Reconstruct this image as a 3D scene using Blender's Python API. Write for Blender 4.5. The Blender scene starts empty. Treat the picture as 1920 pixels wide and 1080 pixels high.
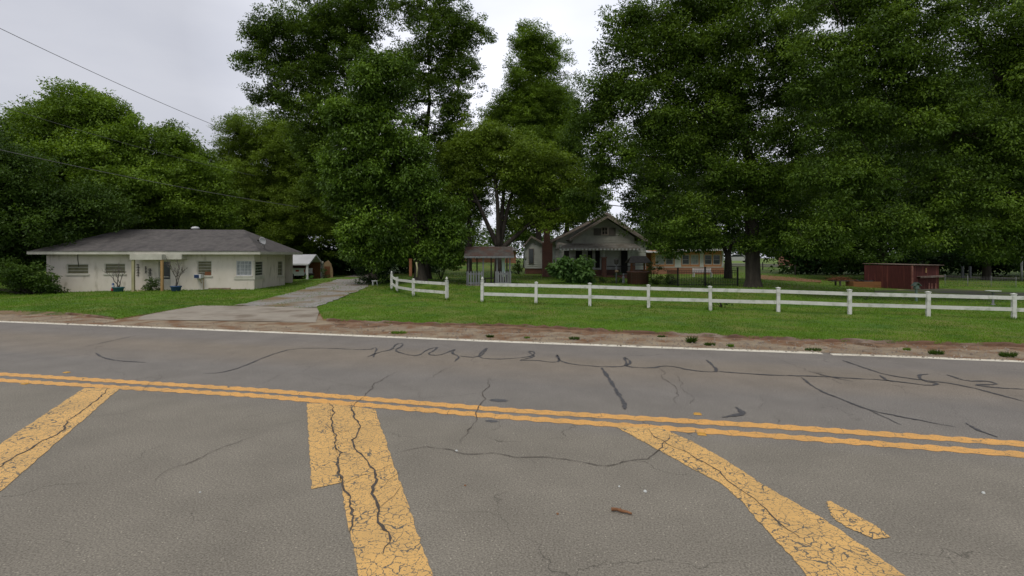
import bpy, math, random
import numpy as np
from mathutils import Vector
R = math.radians
random.seed(7)
# ------------------------------------------------------------------ camera, world, sun, exposure
F_PX, HY, CAM_H = 1000.0, 480.0, 2.5
scn = bpy.context.scene
col = scn.collection
cam_d = bpy.data.cameras.new('camera'); cam = bpy.data.objects.new('camera', cam_d); col.objects.link(cam)
cam.location = (0, 0, CAM_H); cam.rotation_euler = (R(90), 0, 0)
cam_d.sensor_width = 36; cam_d.lens = 36 * F_PX / 1920; cam_d.shift_y = -(540 - HY) / 1920
cam_d.clip_start = .1; cam_d.clip_end = 2000
scn.camera = cam
SUN_EL, SUN_AZ = R(60), R(205)         # high behind the camera, through thin overcast
w = bpy.data.worlds.new('World'); scn.world = w; w.use_nodes = True
nt = w.node_tree; nt.nodes.clear()
def N(nt, t, **k):
    n = nt.nodes.new(t)
    for a, b in k.items(): setattr(n, a, b)
    return n
wo = N(nt, 'ShaderNodeOutputWorld'); bg = N(nt, 'ShaderNodeBackground'); bg.inputs[1].default_value = .1
sky = N(nt, 'ShaderNodeTexSky', sky_type='NISHITA', sun_disc=False, sun_elevation=SUN_EL, sun_rotation=SUN_AZ, dust_density=3)
tc = N(nt, 'ShaderNodeTexCoord')
mp = N(nt, 'ShaderNodeMapping'); mp.inputs['Scale'].default_value = (1, 1, 2.6)
nz = N(nt, 'ShaderNodeTexNoise'); nz.inputs['Scale'].default_value = 1.7; nz.inputs['Detail'].default_value = 5; nz.inputs['Roughness'].default_value = .5
cr = N(nt, 'ShaderNodeValToRGB')
cr.color_ramp.elements[0].position = .3; cr.color_ramp.elements[0].color = (5.0, 5.2, 6.0, 1)
cr.color_ramp.elements[1].position = .7; cr.color_ramp.elements[1].color = (7.1, 7.2, 7.8, 1)
dt = N(nt, 'ShaderNodeVectorMath', operation='DOT_PRODUCT')
dt.inputs[1].default_value = (.05, .94, .33)      # thinnest cloud, low over the yard
gl = N(nt, 'ShaderNodeMapRange'); gl.inputs[1].default_value = .84; gl.inputs[2].default_value = 1; gl.inputs[3].default_value = 1; gl.inputs[4].default_value = 1.7
mul = N(nt, 'ShaderNodeVectorMath', operation='SCALE')
mx = N(nt, 'ShaderNodeMixRGB'); mx.inputs[0].default_value = .93
L = nt.links.new
L(tc.outputs['Generated'], mp.inputs[0]); L(mp.outputs[0], nz.inputs[0]); L(nz.outputs[0], cr.inputs[0])
L(tc.outputs['Generated'], dt.inputs[0]); L(dt.outputs['Value'], gl.inputs[0])
L(cr.outputs[0], mul.inputs[0]); L(gl.outputs[0], mul.inputs['Scale'])
L(sky.outputs[0], mx.inputs[1]); L(mul.outputs[0], mx.inputs[2]); L(mx.outputs[0], bg.inputs[0]); L(bg.outputs[0], wo.inputs[0])
sl = bpy.data.lights.new('sun', 'SUN'); sl.energy = 1.5; sl.angle = R(22); sl.color = (1, .93, .82)
so = bpy.data.objects.new('sun', sl); col.objects.link(so)
sd = Vector((math.sin(SUN_AZ) * math.cos(SUN_EL), math.cos(SUN_AZ) * math.cos(SUN_EL), math.sin(SUN_EL)))
so.rotation_euler = sd.to_track_quat('Z', 'Y').to_euler(); so.location = (0, 0, 60)
vs = scn.view_settings; vs.view_transform = 'Standard'; vs.look = 'None'; vs.gamma = 1; vs.use_curve_mapping = False; vs.exposure = 0.0

# ------------------------------------------------------------------ helpers
class MB:
    def __init__(s): s.v = []; s.f = []; s.m = []; s.sm = []
    def add(s, vs, fs, m=0, smooth=False):
        b = len(s.v); s.v += [tuple(p) for p in vs]
        for f in fs: s.f.append([b + i for i in f]); s.m.append(m); s.sm.append(smooth)
        return s
    def box(s, x0, x1, y0, y1, z0, z1, m=0):
        if x0 > x1: x0, x1 = x1, x0
        if y0 > y1: y0, y1 = y1, y0
        if z0 > z1: z0, z1 = z1, z0
        return s.add([(x0,y0,z0),(x1,y0,z0),(x1,y1,z0),(x0,y1,z0),(x0,y0,z1),(x1,y0,z1),(x1,y1,z1),(x0,y1,z1)],
              [(0,3,2,1),(4,5,6,7),(0,1,5,4),(1,2,6,5),(2,3,7,6),(3,0,4,7)], m)
    def quad(s, a, b, c, d, m=0): return s.add([a, b, c, d], [(0,1,2,3)], m)
    def slab(s, top, t, m=0):                 # polygon given thickness t along its normal (downwards)
        n = len(top); P = [Vector(p) for p in top]
        nn = (P[1]-P[0]).cross(P[2]-P[0]).normalized()
        Q = [p - nn*t for p in P]
        return s.add(P+Q, [tuple(range(n)), tuple(range(2*n-1, n-1, -1))] + [(i, n+i, n+(i+1)%n, (i+1)%n) for i in range(n)], m)
    def beam(s, a, b, w, h, m=0, up=(0,0,1)):
        a = Vector(a); b = Vector(b); d = (b-a).normalized(); up = Vector(up)
        if abs(d.dot(up)) > .98: up = Vector((1,0,0))
        sx = d.cross(up).normalized()*w/2; uz = sx.cross(d).normalized()*h/2
        vs = []
        for p in (a, b): vs += [p-sx-uz, p+sx-uz, p+sx+uz, p-sx+uz]
        return s.add(vs, [(0,1,2,3),(7,6,5,4),(0,4,5,1),(1,5,6,2),(2,6,7,3),(3,7,4,0)], m)
    def tube(s, pts, rad, n=8, m=0, cap=True):
        pts = [Vector(p) for p in pts]
        if not hasattr(rad, '__len__'): rad = [rad]*len(pts)
        vs = []; ref = Vector((.13, .97, .2))
        for i, p in enumerate(pts):
            d = (pts[min(i+1, len(pts)-1)] - pts[max(i-1, 0)]).normalized()
            a = d.cross(ref)
            if a.length < .1: a = d.cross(Vector((1,0,0)))
            a.normalize(); b = d.cross(a)
            for k in range(n):
                t = 2*math.pi*k/n; vs.append(p + (a*math.cos(t) + b*math.sin(t))*rad[i])
        fs = []
        for i in range(len(pts)-1):
            for k in range(n): fs.append((i*n+k, i*n+(k+1)%n, (i+1)*n+(k+1)%n, (i+1)*n+k))
        if cap: fs += [tuple(range(n-1, -1, -1)), tuple(range((len(pts)-1)*n, len(pts)*n))]
        return s.add(vs, fs, m, True)
    def lathe(s, prof, c=(0,0,0), n=16, m=0, axis='z'):
        vs = []
        for r, z in prof:
            for k in range(n):
                t = 2*math.pi*k/n; x, y = r*math.cos(t), r*math.sin(t)
                vs.append((c[0]+x, c[1]+y, c[2]+z) if axis == 'z' else (c[0]+x, c[1]+z, c[2]+y))
        fs = [(i*n+k, i*n+(k+1)%n, (i+1)*n+(k+1)%n, (i+1)*n+k) for i in range(len(prof)-1) for k in range(n)]
        fs += [tuple(range(n-1,-1,-1)), tuple(range((len(prof)-1)*n, len(prof)*n))]
        return s.add(vs, fs, m, True)
    def build(s, name, mats, parent=None):
        me = bpy.data.meshes.new(name); me.from_pydata(s.v, [], s.f)
        if not isinstance(mats, (list, tuple)): mats = [mats]
        for x in mats: me.materials.append(x)
        me.polygons.foreach_set('material_index', s.m); me.polygons.foreach_set('use_smooth', s.sm); me.update()
        o = bpy.data.objects.new(name, me); col.objects.link(o); o.parent = parent
        return o
def tag(o, label=None, cat=None, group=None, kind=None):
    for k, v in (('label', label), ('category', cat), ('group', group), ('kind', kind)):
        if v: o[k] = v
    return o
def thing(name, label, cat, loc=(0,0,0), rz=0, group=None):
    o = bpy.data.objects.new(name, None); o.empty_display_size = .2; col.objects.link(o)
    o.location = loc; o.rotation_euler = (0, 0, rz)
    return tag(o, label, cat, group)

def mat(name, c1, c2=None, scale=4, rough=.8, bump=0, bscale=40, stretch=(1,1,1), metal=0, spec=.3, c3=None, s3=1.2, lo=.35, hi=.65, f3=.45):
    m = bpy.data.materials.new(name); m.use_nodes = True; t = m.node_tree; l = t.links.new
    p = t.nodes['Principled BSDF']; p.inputs['Roughness'].default_value = rough; p.inputs['Metallic'].default_value = metal
    p.inputs['Specular IOR Level'].default_value = spec
    c2 = c2 or tuple(x*.8 for x in c1)
    tcn = N(t, 'ShaderNodeTexCoord'); mpn = N(t, 'ShaderNodeMapping'); mpn.inputs['Scale'].default_value = stretch; l(tcn.outputs['Object'], mpn.inputs[0])
    n = N(t, 'ShaderNodeTexNoise'); n.inputs['Scale'].default_value = scale; n.inputs['Detail'].default_value = 6; n.inputs['Roughness'].default_value = .6
    l(mpn.outputs[0], n.inputs[0])
    r = N(t, 'ShaderNodeValToRGB'); r.color_ramp.elements[0].position = lo; r.color_ramp.elements[1].position = hi
    r.color_ramp.elements[0].color = (*c1, 1); r.color_ramp.elements[1].color = (*c2, 1); l(n.outputs[0], r.inputs[0])
    out = r.outputs[0]
    if c3:
        n3 = N(t, 'ShaderNodeTexNoise'); n3.inputs['Scale'].default_value = s3; n3.inputs['Detail'].default_value = 8; l(mpn.outputs[0], n3.inputs[0])
        r3 = N(t, 'ShaderNodeMapRange'); r3.inputs[1].default_value = f3; r3.inputs[2].default_value = f3+.18; l(n3.outputs[0], r3.inputs[0])
        mxn = N(t, 'ShaderNodeMixRGB'); l(r3.outputs[0], mxn.inputs[0]); l(out, mxn.inputs[1]); mxn.inputs[2].default_value = (*c3, 1); out = mxn.outputs[0]
    l(out, p.inputs['Base Color'])
    if bump:
        nb = N(t, 'ShaderNodeTexNoise'); nb.inputs['Scale'].default_value = bscale; nb.inputs['Detail'].default_value = 4; l(mpn.outputs[0], nb.inputs[0])
        b = N(t, 'ShaderNodeBump'); b.inputs['Strength'].default_value = bump; b.inputs['Distance'].default_value = .02
        l(nb.outputs[0], b.inputs['Height']); l(b.outputs[0], p.inputs['Normal'])
    return m
def brick_mat(name, a, b, mortar, sc=1.0):
    m = bpy.data.materials.new(name); m.use_nodes = True; t = m.node_tree; l = t.links.new; p = t.nodes['Principled BSDF']; p.inputs['Roughness'].default_value = .9
    tcn = N(t, 'ShaderNodeTexCoord'); sp = N(t, 'ShaderNodeSeparateXYZ'); ad = N(t, 'ShaderNodeMath', operation='ADD'); cb = N(t, 'ShaderNodeCombineXYZ')
    l(tcn.outputs['Object'], sp.inputs[0]); l(sp.outputs[0], ad.inputs[0]); l(sp.outputs[1], ad.inputs[1]); l(ad.outputs[0], cb.inputs[0]); l(sp.outputs[2], cb.inputs[1])
    br = N(t, 'ShaderNodeTexBrick'); br.inputs['Scale'].default_value = 1/sc; br.inputs['Brick Width'].default_value = .22; br.inputs['Row Height'].default_value = .075; br.inputs['Mortar Size'].default_value = .008
    br.inputs['Color1'].default_value = (*a, 1); br.inputs['Color2'].default_value = (*b, 1); br.inputs['Mortar'].default_value = (*mortar, 1)
    l(cb.outputs[0], br.inputs[0]); l(br.outputs[0], p.inputs['Base Color']); return m
def leaf_mat(name, dark, mid, light, trans=.3, rough=.5):
    m = bpy.data.materials.new(name); m.use_nodes = True; t = m.node_tree; l = t.links.new
    p = t.nodes['Principled BSDF']; p.inputs['Roughness'].default_value = rough; p.inputs['Specular IOR Level'].default_value = .22
    a = N(t, 'ShaderNodeAttribute', attribute_name='tint')
    r = N(t, 'ShaderNodeValToRGB'); e = r.color_ramp.elements
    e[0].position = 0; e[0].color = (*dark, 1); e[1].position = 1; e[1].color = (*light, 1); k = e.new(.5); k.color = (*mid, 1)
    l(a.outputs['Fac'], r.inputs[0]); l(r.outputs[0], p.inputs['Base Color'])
    tr = N(t, 'ShaderNodeBsdfTranslucent'); g = N(t, 'ShaderNodeMixRGB', blend_type='MULTIPLY'); g.inputs[0].default_value = 1; g.inputs[2].default_value = (1.3, 1.25, .5, 1)
    l(r.outputs[0], g.inputs[1]); l(g.outputs[0], tr.inputs[0])
    ms = N(t, 'ShaderNodeMixShader'); ms.inputs[0].default_value = trans
    l(p.outputs[0], ms.inputs[1]); l(tr.outputs[0], ms.inputs[2]); l(ms.outputs[0], t.nodes['Material Output'].inputs[0])
    return m

# ------------------------------------------------------------------ ground shape
CP = [(115,548,36.5),(200,547,36),(300,546,36),(477,543,37.5),(534,535,43),(578,524,52),(600,523,54),(560,524,58),
      (734,543,36),(744,550,35),(775,557,31),(838,563,28.2),(904,567,26.2),(1106,573.5,25.3),(1332,581,24.3),(1593,589,23.2),(1901,598.5,21.9),
      (915,536,38),(788,523,40),(700,533,40),(640,520,48),(1000,515,50),(1110,519,45),(1195,533,40),(1075,531,40),(1271,537,37),(1383,537,37),
      (1410,538,35),(1365,522,44),(1290,514,60),(1317,519,52),(870,492,85),(1900,523,60),(1500,500,90),(1250,502,90),(400,500,80),(0,500,80),
      (1709,543,40),(1630,540,42),(1580,536,42),(1718,565,29.5),(0,556,33),(-400,556,33),(2300,560,30),(2500,530,60),(960,490,140),(0,490,140),(2000,490,140)]
CPA = np.array([((a-960)*d/F_PX, d, CAM_H-(b-HY)*d/F_PX) for a, b, d in CP])
def ght(x, y):
    x = np.asarray(x, float); y = np.asarray(y, float)
    d2 = (x[..., None]-CPA[:, 0])**2 + (y[..., None]-CPA[:, 1])**2
    ww = 1/(d2+1.5)**1.6
    return (ww*CPA[:, 2]).sum(-1)/ww.sum(-1)
EDGE = [(-4000,500),(-900,560),(-300,572),(0,583),(100,586),(150,589),(225,597),(300,584),(375,573),(594,577),(606,598),(680,602),(760,605),(960,609),(1200,622),(1500,635),(1700,641),(1920,646),(2600,668),(4500,720)]
def edge_py(px): return np.interp(px, [e[0] for e in EDGE], [e[1] for e in EDGE])
EZ = .10
def edge_D(px): return (CAM_H-EZ)*F_PX/(edge_py(px)-HY)
def gz(x, y):                                # final ground height, blends to the kerb height at the lawn edge
    x = np.asarray(x, float); y = np.asarray(y, float)
    px = 960+F_PX*x/np.maximum(y, 1)
    d = np.clip((y-edge_D(px))/5, 0, 1); d = d*d*(3-2*d)
    return EZ*(1-d)+ght(x, y)*d
def GP(px, py, it=14):                       # point where a sight line meets the ground
    px = np.asarray(px, float); py = np.asarray(py, float)
    D = CAM_H*F_PX/np.maximum(py-HY, 3)
    for _ in range(it):
        z = gz((px-960)*D/F_PX, D); D = .5*D+.5*(CAM_H-z)*F_PX/np.maximum(py-HY, 3)
    return (px-960)*D/F_PX, D, gz((px-960)*D/F_PX, D)
def at(px, D, py=None):
    x = (px-960)*D/F_PX
    return (x, D, float(gz(x, D)) if py is None else CAM_H-(py-HY)*D/F_PX)
class Frame:
    def __init__(s, X, Y, Z, th): s.X, s.Y, s.Z, s.th = X, Y, Z, th; s.r = (math.cos(th), math.sin(th)); s.b = (-math.sin(th), math.cos(th))
    def front(s, px, py=HY, v=0):
        a = (px-960)/F_PX; D = (v+s.X*s.b[0]+s.Y*s.b[1])/(a*s.b[0]+s.b[1])
        return (a*D-s.X)*s.r[0]+(D-s.Y)*s.r[1], CAM_H-(py-HY)*D/F_PX-s.Z
    def side(s, px, py=HY, u=0):
        a = (px-960)/F_PX; D = (u+s.X*s.r[0]+s.Y*s.r[1])/(a*s.r[0]+s.r[1])
        return (a*D-s.X)*s.b[0]+(D-s.Y)*s.b[1], CAM_H-(py-HY)*D/F_PX-s.Z

# ------------------------------------------------------------------ road
G0 = lambda px, py: ((px-960)*CAM_H/(py-HY), CAM_H*F_PX/(py-HY))
RA = math.atan(-.2406); RO = G0(960, 766)
ca, sa = math.cos(RA), math.sin(RA)
def RL(px, py):
    x, y = G0(px, py); x -= RO[0]; y -= RO[1]
    return (x*ca+y*sa, -x*sa+y*ca)
def road_material():
    m = bpy.data.materials.new('asphalt'); m.use_nodes = True; t = m.node_tree; l = t.links.new; p = t.nodes['Principled BSDF']
    p.inputs['Roughness'].default_value = .85; p.inputs['Specular IOR Level'].default_value = .25
    tcn = N(t, 'ShaderNodeTexCoord'); sp = N(t, 'ShaderNodeSeparateXYZ'); l(tcn.outputs['Object'], sp.inputs[0])
    # wheel-track staining across the lane (local y), wobbling along it
    n1 = N(t, 'ShaderNodeTexNoise'); n1.inputs['Scale'].default_value = .5; n1.inputs['Detail'].default_value = 5
    mp1 = N(t, 'ShaderNodeMapping'); mp1.inputs['Scale'].default_value = (.35, 1.6, 1); l(tcn.outputs['Object'], mp1.inputs[0]); l(mp1.outputs[0], n1.inputs[0])
    m1 = N(t, 'ShaderNodeMath', operation='MULTIPLY_ADD'); m1.inputs[1].default_value = 1.5; l(n1.outputs[0], m1.inputs[0]); l(sp.outputs[1], m1.inputs[2])
    r = N(t, 'ShaderNodeValToRGB'); e = r.color_ramp.elements
    mr = N(t, 'ShaderNodeMapRange'); mr.inputs[1].default_value = -6; mr.inputs[2].default_value = 9; l(m1.outputs[0], mr.inputs[0]); l(mr.outputs[0], r.inputs[0])
    pts = [(0,(.200,.182,.148)),(.38,(.200,.183,.150)),(.43,(.190,.176,.153)),(.56,(.184,.171,.154)),(.66,(.206,.179,.146)),(.72,(.208,.180,.144)),(.80,(.186,.170,.152)),(1,(.186,.172,.152))]
    e[0].position = pts[0][0]; e[0].color = (*pts[0][1], 1); e[1].position = 1; e[1].color = (*pts[-1][1], 1)
    for q, c in pts[1:-1]: k = e.new(q); k.color = (*c, 1)
    # large blotches
    n2 = N(t, 'ShaderNodeTexNoise'); n2.inputs['Scale'].default_value = .9; n2.inputs['Detail'].default_value = 9; n2.inputs['Roughness'].default_value = .65; l(tcn.outputs['Object'], n2.inputs[0])
    r2 = N(t, 'ShaderNodeMapRange'); r2.inputs[1].default_value = .3; r2.inputs[2].default_value = .7; r2.inputs[3].default_value = .87; r2.inputs[4].default_value = 1.12; l(n2.outputs[0], r2.inputs[0])
    # aggregate
    n3 = N(t, 'ShaderNodeTexNoise'); n3.inputs['Scale'].default_value = 55; n3.inputs['Detail'].default_value = 3; n3.inputs['Roughness'].default_value = .7; l(tcn.outputs['Object'], n3.inputs[0])
    r3 = N(t, 'ShaderNodeMapRange'); r3.inputs[1].default_value = .28; r3.inputs[2].default_value = .72; r3.inputs[3].default_value = .45; r3.inputs[4].default_value = 1.65; l(n3.outputs[0], r3.inputs[0])
    vo = N(t, 'ShaderNodeTexVoronoi'); vo.inputs['Scale'].default_value = 17; l(tcn.outputs['Object'], vo.inputs[0])
    r4 = N(t, 'ShaderNodeMapRange'); r4.inputs[1].default_value = .07; r4.inputs[2].default_value = .13; r4.inputs[3].default_value = 1.9; r4.inputs[4].default_value = 1; l(vo.outputs['Distance'], r4.inputs[0])
    # hairline cracks
    nd = N(t, 'ShaderNodeTexNoise'); nd.inputs['Scale'].default_value = 1.4; nd.inputs['Detail'].default_value = 6; l(tcn.outputs['Object'], nd.inputs[0])
    va = N(t, 'ShaderNodeVectorMath', operation='MULTIPLY_ADD'); va.inputs[1].default_value = (1.1, 1.1, 0); l(nd.outputs['Color'], va.inputs[0]); l(tcn.outputs['Object'], va.inputs[2])
    vc = N(t, 'ShaderNodeTexVoronoi', feature='DISTANCE_TO_EDGE'); vc.inputs['Scale'].default_value = .42; l(va.outputs[0], vc.inputs[0])
    rc = N(t, 'ShaderNodeMapRange'); rc.inputs[1].default_value = 0; rc.inputs[2].default_value = .004; rc.inputs[3].default_value = .5; rc.inputs[4].default_value = 1; l(vc.outputs[0], rc.inputs[0])
    nf = N(t, 'ShaderNodeTexNoise'); nf.inputs['Scale'].default_value = .6; l(tcn.outputs['Object'], nf.inputs[0])
    rf = N(t, 'ShaderNodeMapRange'); rf.inputs[1].default_value = .45; rf.inputs[2].default_value = .6; l(nf.outputs[0], rf.inputs[0])
    cm = N(t, 'ShaderNodeMixRGB'); cm.inputs[1].default_value = (1,1,1,1); l(rf.outputs[0], cm.inputs[0]); l(rc.outputs[0], cm.inputs[2])
    cur = r.outputs[0]
    for s in (r2.outputs[0], r3.outputs[0], r4.outputs[0], cm.outputs[0]):
        k = N(t, 'ShaderNodeMixRGB', blend_type='MULTIPLY'); k.inputs[0].default_value = 1; l(cur, k.inputs[1]); l(s, k.inputs[2]); cur = k.outputs[0]
    l(cur, p.inputs['Base Color'])
    b = N(t, 'ShaderNodeBump'); b.inputs['Strength'].default_value = .25; b.inputs['Distance'].default_value = .006; l(n3.outputs[0], b.inputs['Height']); l(b.outputs[0], p.inputs['Normal'])
    return m
def paint(name, c, wear=.5, crack=True, cell=7, warp=.25):      # traffic paint crazed by the asphalt below
    m = bpy.data.materials.new(name); m.use_nodes = True; t = m.node_tree; l = t.links.new; p = t.nodes['Principled BSDF']; p.inputs['Roughness'].default_value = .7
    tcn = N(t, 'ShaderNodeTexCoord')
    nd = N(t, 'ShaderNodeTexNoise'); nd.inputs['Scale'].default_value = 5; nd.inputs['Detail'].default_value = 5; l(tcn.outputs['Object'], nd.inputs[0])
    va = N(t, 'ShaderNodeVectorMath', operation='MULTIPLY_ADD'); va.inputs[1].default_value = (warp, warp, 0); l(nd.outputs['Color'], va.inputs[0]); l(tcn.outputs['Object'], va.inputs[2])
    vc = N(t, 'ShaderNodeTexVoronoi', feature='DISTANCE_TO_EDGE'); vc.inputs['Scale'].default_value = cell; l(va.outputs[0], vc.inputs[0])
    nw = N(t, 'ShaderNodeTexNoise'); nw.inputs['Scale'].default_value = 2.2; nw.inputs['Detail'].default_value = 4; l(tcn.outputs['Object'], nw.inputs[0])
    th = N(t, 'ShaderNodeMapRange'); th.inputs[1].default_value = .36; th.inputs[2].default_value = .68; th.inputs[3].default_value = .008; th.inputs[4].default_value = .045 if crack else .004; l(nw.outputs[0], th.inputs[0])
    lt = N(t, 'ShaderNodeMath', operation='LESS_THAN'); l(vc.outputs[0], lt.inputs[0]); l(th.outputs[0], lt.inputs[1])
    nn = N(t, 'ShaderNodeTexNoise'); nn.inputs['Scale'].default_value = 45; nn.inputs['Detail'].default_value = 5; nn.inputs['Roughness'].default_value = .7; l(tcn.outputs['Object'], nn.inputs[0])
    gt = N(t, 'ShaderNodeMath', operation='GREATER_THAN'); gt.inputs[1].default_value = .67-.07*wear; l(nn.outputs[0], gt.inputs[0])
    mxm = N(t, 'ShaderNodeMath', operation='MAXIMUM'); l(lt.outputs[0], mxm.inputs[0]); l(gt.outputs[0], mxm.inputs[1])
    rr = N(t, 'ShaderNodeValToRGB'); rr.color_ramp.elements[0].position = .25; rr.color_ramp.elements[1].position = .7
    rr.color_ramp.elements[0].color = (*[x*.82 for x in c], 1); rr.color_ramp.elements[1].color = (*[x*1.08 for x in c], 1); l(nn.outputs[0], rr.inputs[0])
    nq = N(t, 'ShaderNodeTexNoise'); nq.inputs['Scale'].default_value = 1.6; nq.inputs['Detail'].default_value = 9; nq.inputs['Roughness'].default_value = .7; l(tcn.outputs['Object'], nq.inputs[0])
    rq = N(t, 'ShaderNodeMapRange'); rq.inputs[1].default_value = .42; rq.inputs[2].default_value = .72; rq.inputs[3].default_value = 0; rq.inputs[4].default_value = .4; l(nq.outputs[0], rq.inputs[0])
    mq = N(t, 'ShaderNodeMixRGB'); l(rq.outputs[0], mq.inputs[0]); l(rr.outputs[0], mq.inputs[1]); mq.inputs[2].default_value = (.30,.215,.10,1)
    mxn = N(t, 'ShaderNodeMixRGB'); l(mxm.outputs[0], mxn.inputs[0]); l(mq.outputs[0], mxn.inputs[1]); mxn.inputs[2].default_value = (.13,.115,.085,1); l(mxn.outputs[0], p.inputs['Base Color'])
    return m
M = {}
M['asphalt'] = road_material()
M['yellow'] = paint('yellow_paint', (.78,.41,.11), 1.0, False, 3)
M['yellow_worn'] = paint('worn_yellow_paint', (.76,.46,.15), 1.2, True, 10)
M['ghost'] = paint('rubbed_out_yellow', (.235,.195,.125), 3, True, 11)
M['whitepaint'] = paint('white_line_paint', (.80,.76,.64), .8, False, 3)
M['tar'] = mat('tar', (.05,.05,.056), (.10,.098,.098), 12, .6)
M['crack'] = mat('crack', (.065,.055,.045), (.11,.095,.08), 9, .95)
M['oil'] = mat('oil_stain', (.07,.07,.072), (.11,.11,.112), 14, .6)
road = MB().quad((-160,-22,0),(160,-22,0),(160,8.1,0),(-160,8.1,0)).build('road', M['asphalt'])
road.location = (RO[0], RO[1], 0); road.rotation_euler = (0, 0, RA); tag(road, kind='structure')
def ribbon(L_, w_, z=.004, jit=0, notch=None, name='line', m=None, rnd=None, u0=None):
    """strip along local points L_ with width(s) w_"""
    mb = MB(); pts = [Vector((a, b, 0)) for a, b in L_]; rnd = rnd or random
    vs = []
    for i, p in enumerate(pts):
        d = (pts[min(i+1, len(pts)-1)]-pts[max(i-1, 0)]).normalized(); n_ = Vector((-d.y, d.x, 0))
        ww = w_[i] if hasattr(w_, '__len__') else w_
        a = b = ww/2
        if notch: a += notch*(1 if (i//2) % 2 else -1)*rnd.uniform(.5, 1); b += notch*(1 if ((i+1)//2) % 2 else -1)*rnd.uniform(.3, .8)
        if jit: a += rnd.uniform(-jit, jit); b += rnd.uniform(-jit, jit)
        vs += [(p.x+n_.x*a, p.y+n_.y*a, z), (p.x-n_.x*b, p.y-n_.y*b, z)]
    mb.add(vs, [(2*i, 2*i+1, 2*i+3, 2*i+2) for i in range(len(pts)-1)])
    o = mb.build(name, m, road); return o
def dense(P, step, wob=0, rnd=random):
    if wob > .013:                            # jagged mid-point displacement first
        for _ in range(4):
            Q = []
            for (a, b), (c, d) in zip(P[:-1], P[1:]):
                L_ = math.hypot(c-a, d-b); Q.append((a, b))
                if L_ > .12: Q.append(((a+c)/2+rnd.uniform(-.11,.11)*min(L_,1.2), (b+d)/2+rnd.uniform(-.11,.11)*min(L_,1.2)))
            P = Q+[P[-1]]
        wob = .006
    out = []
    for (a, b), (c, d) in zip(P[:-1], P[1:]):
        n = max(1, int(math.hypot(c-a, d-b)/step))
        for i in range(n):
            t = i/n; out.append((a+(c-a)*t+rnd.uniform(-wob, wob), b+(d-b)*t+rnd.uniform(-wob, wob)))
    out.append(P[-1]); return out
yc0 = [RL(x, y) for x, y in ((0,701.5),(480,731),(960,770),(1440,799),(1920,833))]
yc1 = [RL(x, y) for x, y in ((0,713),(480,742),(960,783),(1440,817),(1920,853))]
def ext(P):
    (a, b), (c, d) = P[0], P[1]; (e, f), (g, h) = P[-2], P[-1]
    return [(-120, b-(a+120)*0)] + P + [(120, h)]
ribbon(dense(ext(yc0), .075, .003), .235, .004, 0, .024, 'centre_line', M['yellow'])
ribbon(dense(ext(yc1), .075, .003), .225, .004, 0, .028, 'centre_line', M['yellow'])
wl = [RL(x, y) for x, y in ((-300,590.5),(0,603),(480,622),(960,641.5),(1300,654),(1540,662.5))]
ribbon(dense([(-120, wl[0][1])]+wl, .5, .004), .32, .006, .008, None, 'edge_line', M['whitepaint'])
wl2 = [RL(x, y) for x, y in ((1558,664.5),(1740,671),(1920,678.5))]
ribbon(dense(wl2+[(120, wl2[-1][1])], .3, .012), .28, .006, .02, None, 'edge_line', M['whitepaint'])
def stripe(left, right, name='gore_stripe', z=.006, m='yellow_worn'):
    """painted polygon between two pixel polylines, ragged edges"""
    rnd = random.Random(5)
    n = 60
    def samp(P, t):
        d = [0]
        for (a, b), (c, e) in zip(P[:-1], P[1:]): d.append(d[-1]+math.hypot(c-a, e-b))
        s = t*d[-1]
        for i in range(len(P)-1):
            if s <= d[i+1]+1e-9:
                k = (s-d[i])/(d[i+1]-d[i]); return (P[i][0]+(P[i+1][0]-P[i][0])*k, P[i][1]+(P[i+1][1]-P[i][1])*k)
    Lp = [RL(*q) for q in left]; Rp = [RL(*q) for q in right]; vs = []
    for i in range(n+1):
        a = samp(Lp, i/n); b = samp(Rp, i/n); j = .012
        vs += [(a[0]+rnd.uniform(-j, j), a[1], z), (b[0]+rnd.uniform(-j, j), b[1], z)]
    return MB().add(vs, [(2*i, 2*i+1, 2*i+3, 2*i+2) for i in range(n)]).build(name, M[m], road)
stripe([(158,728),(0,833),(-300,1032),(-480,1150)], [(224,729),(0,922),(-150,1051),(-260,1150)])
stripe([(575,757),(585,918)], [(617,757),(640,905)])
stripe([(617,757),(640,905),(650,972),(690,1150)], [(703,768),(773,972),(835,1150)])
stripe([(1153,800),(1225,839),(1300,880),(1360,912),(1395,945),(1420,975),(1475,1035),(1575,1150)], [(1240,803),(1300,829),(1375,872),(1440,915),(1540,972),(1630,1032),(1790,1150)])
stripe([(1549,941),(1562,972),(1590,990),(1640,1012)], [(1556,940),(1615,972),(1650,992),(1668,1008)])
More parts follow.
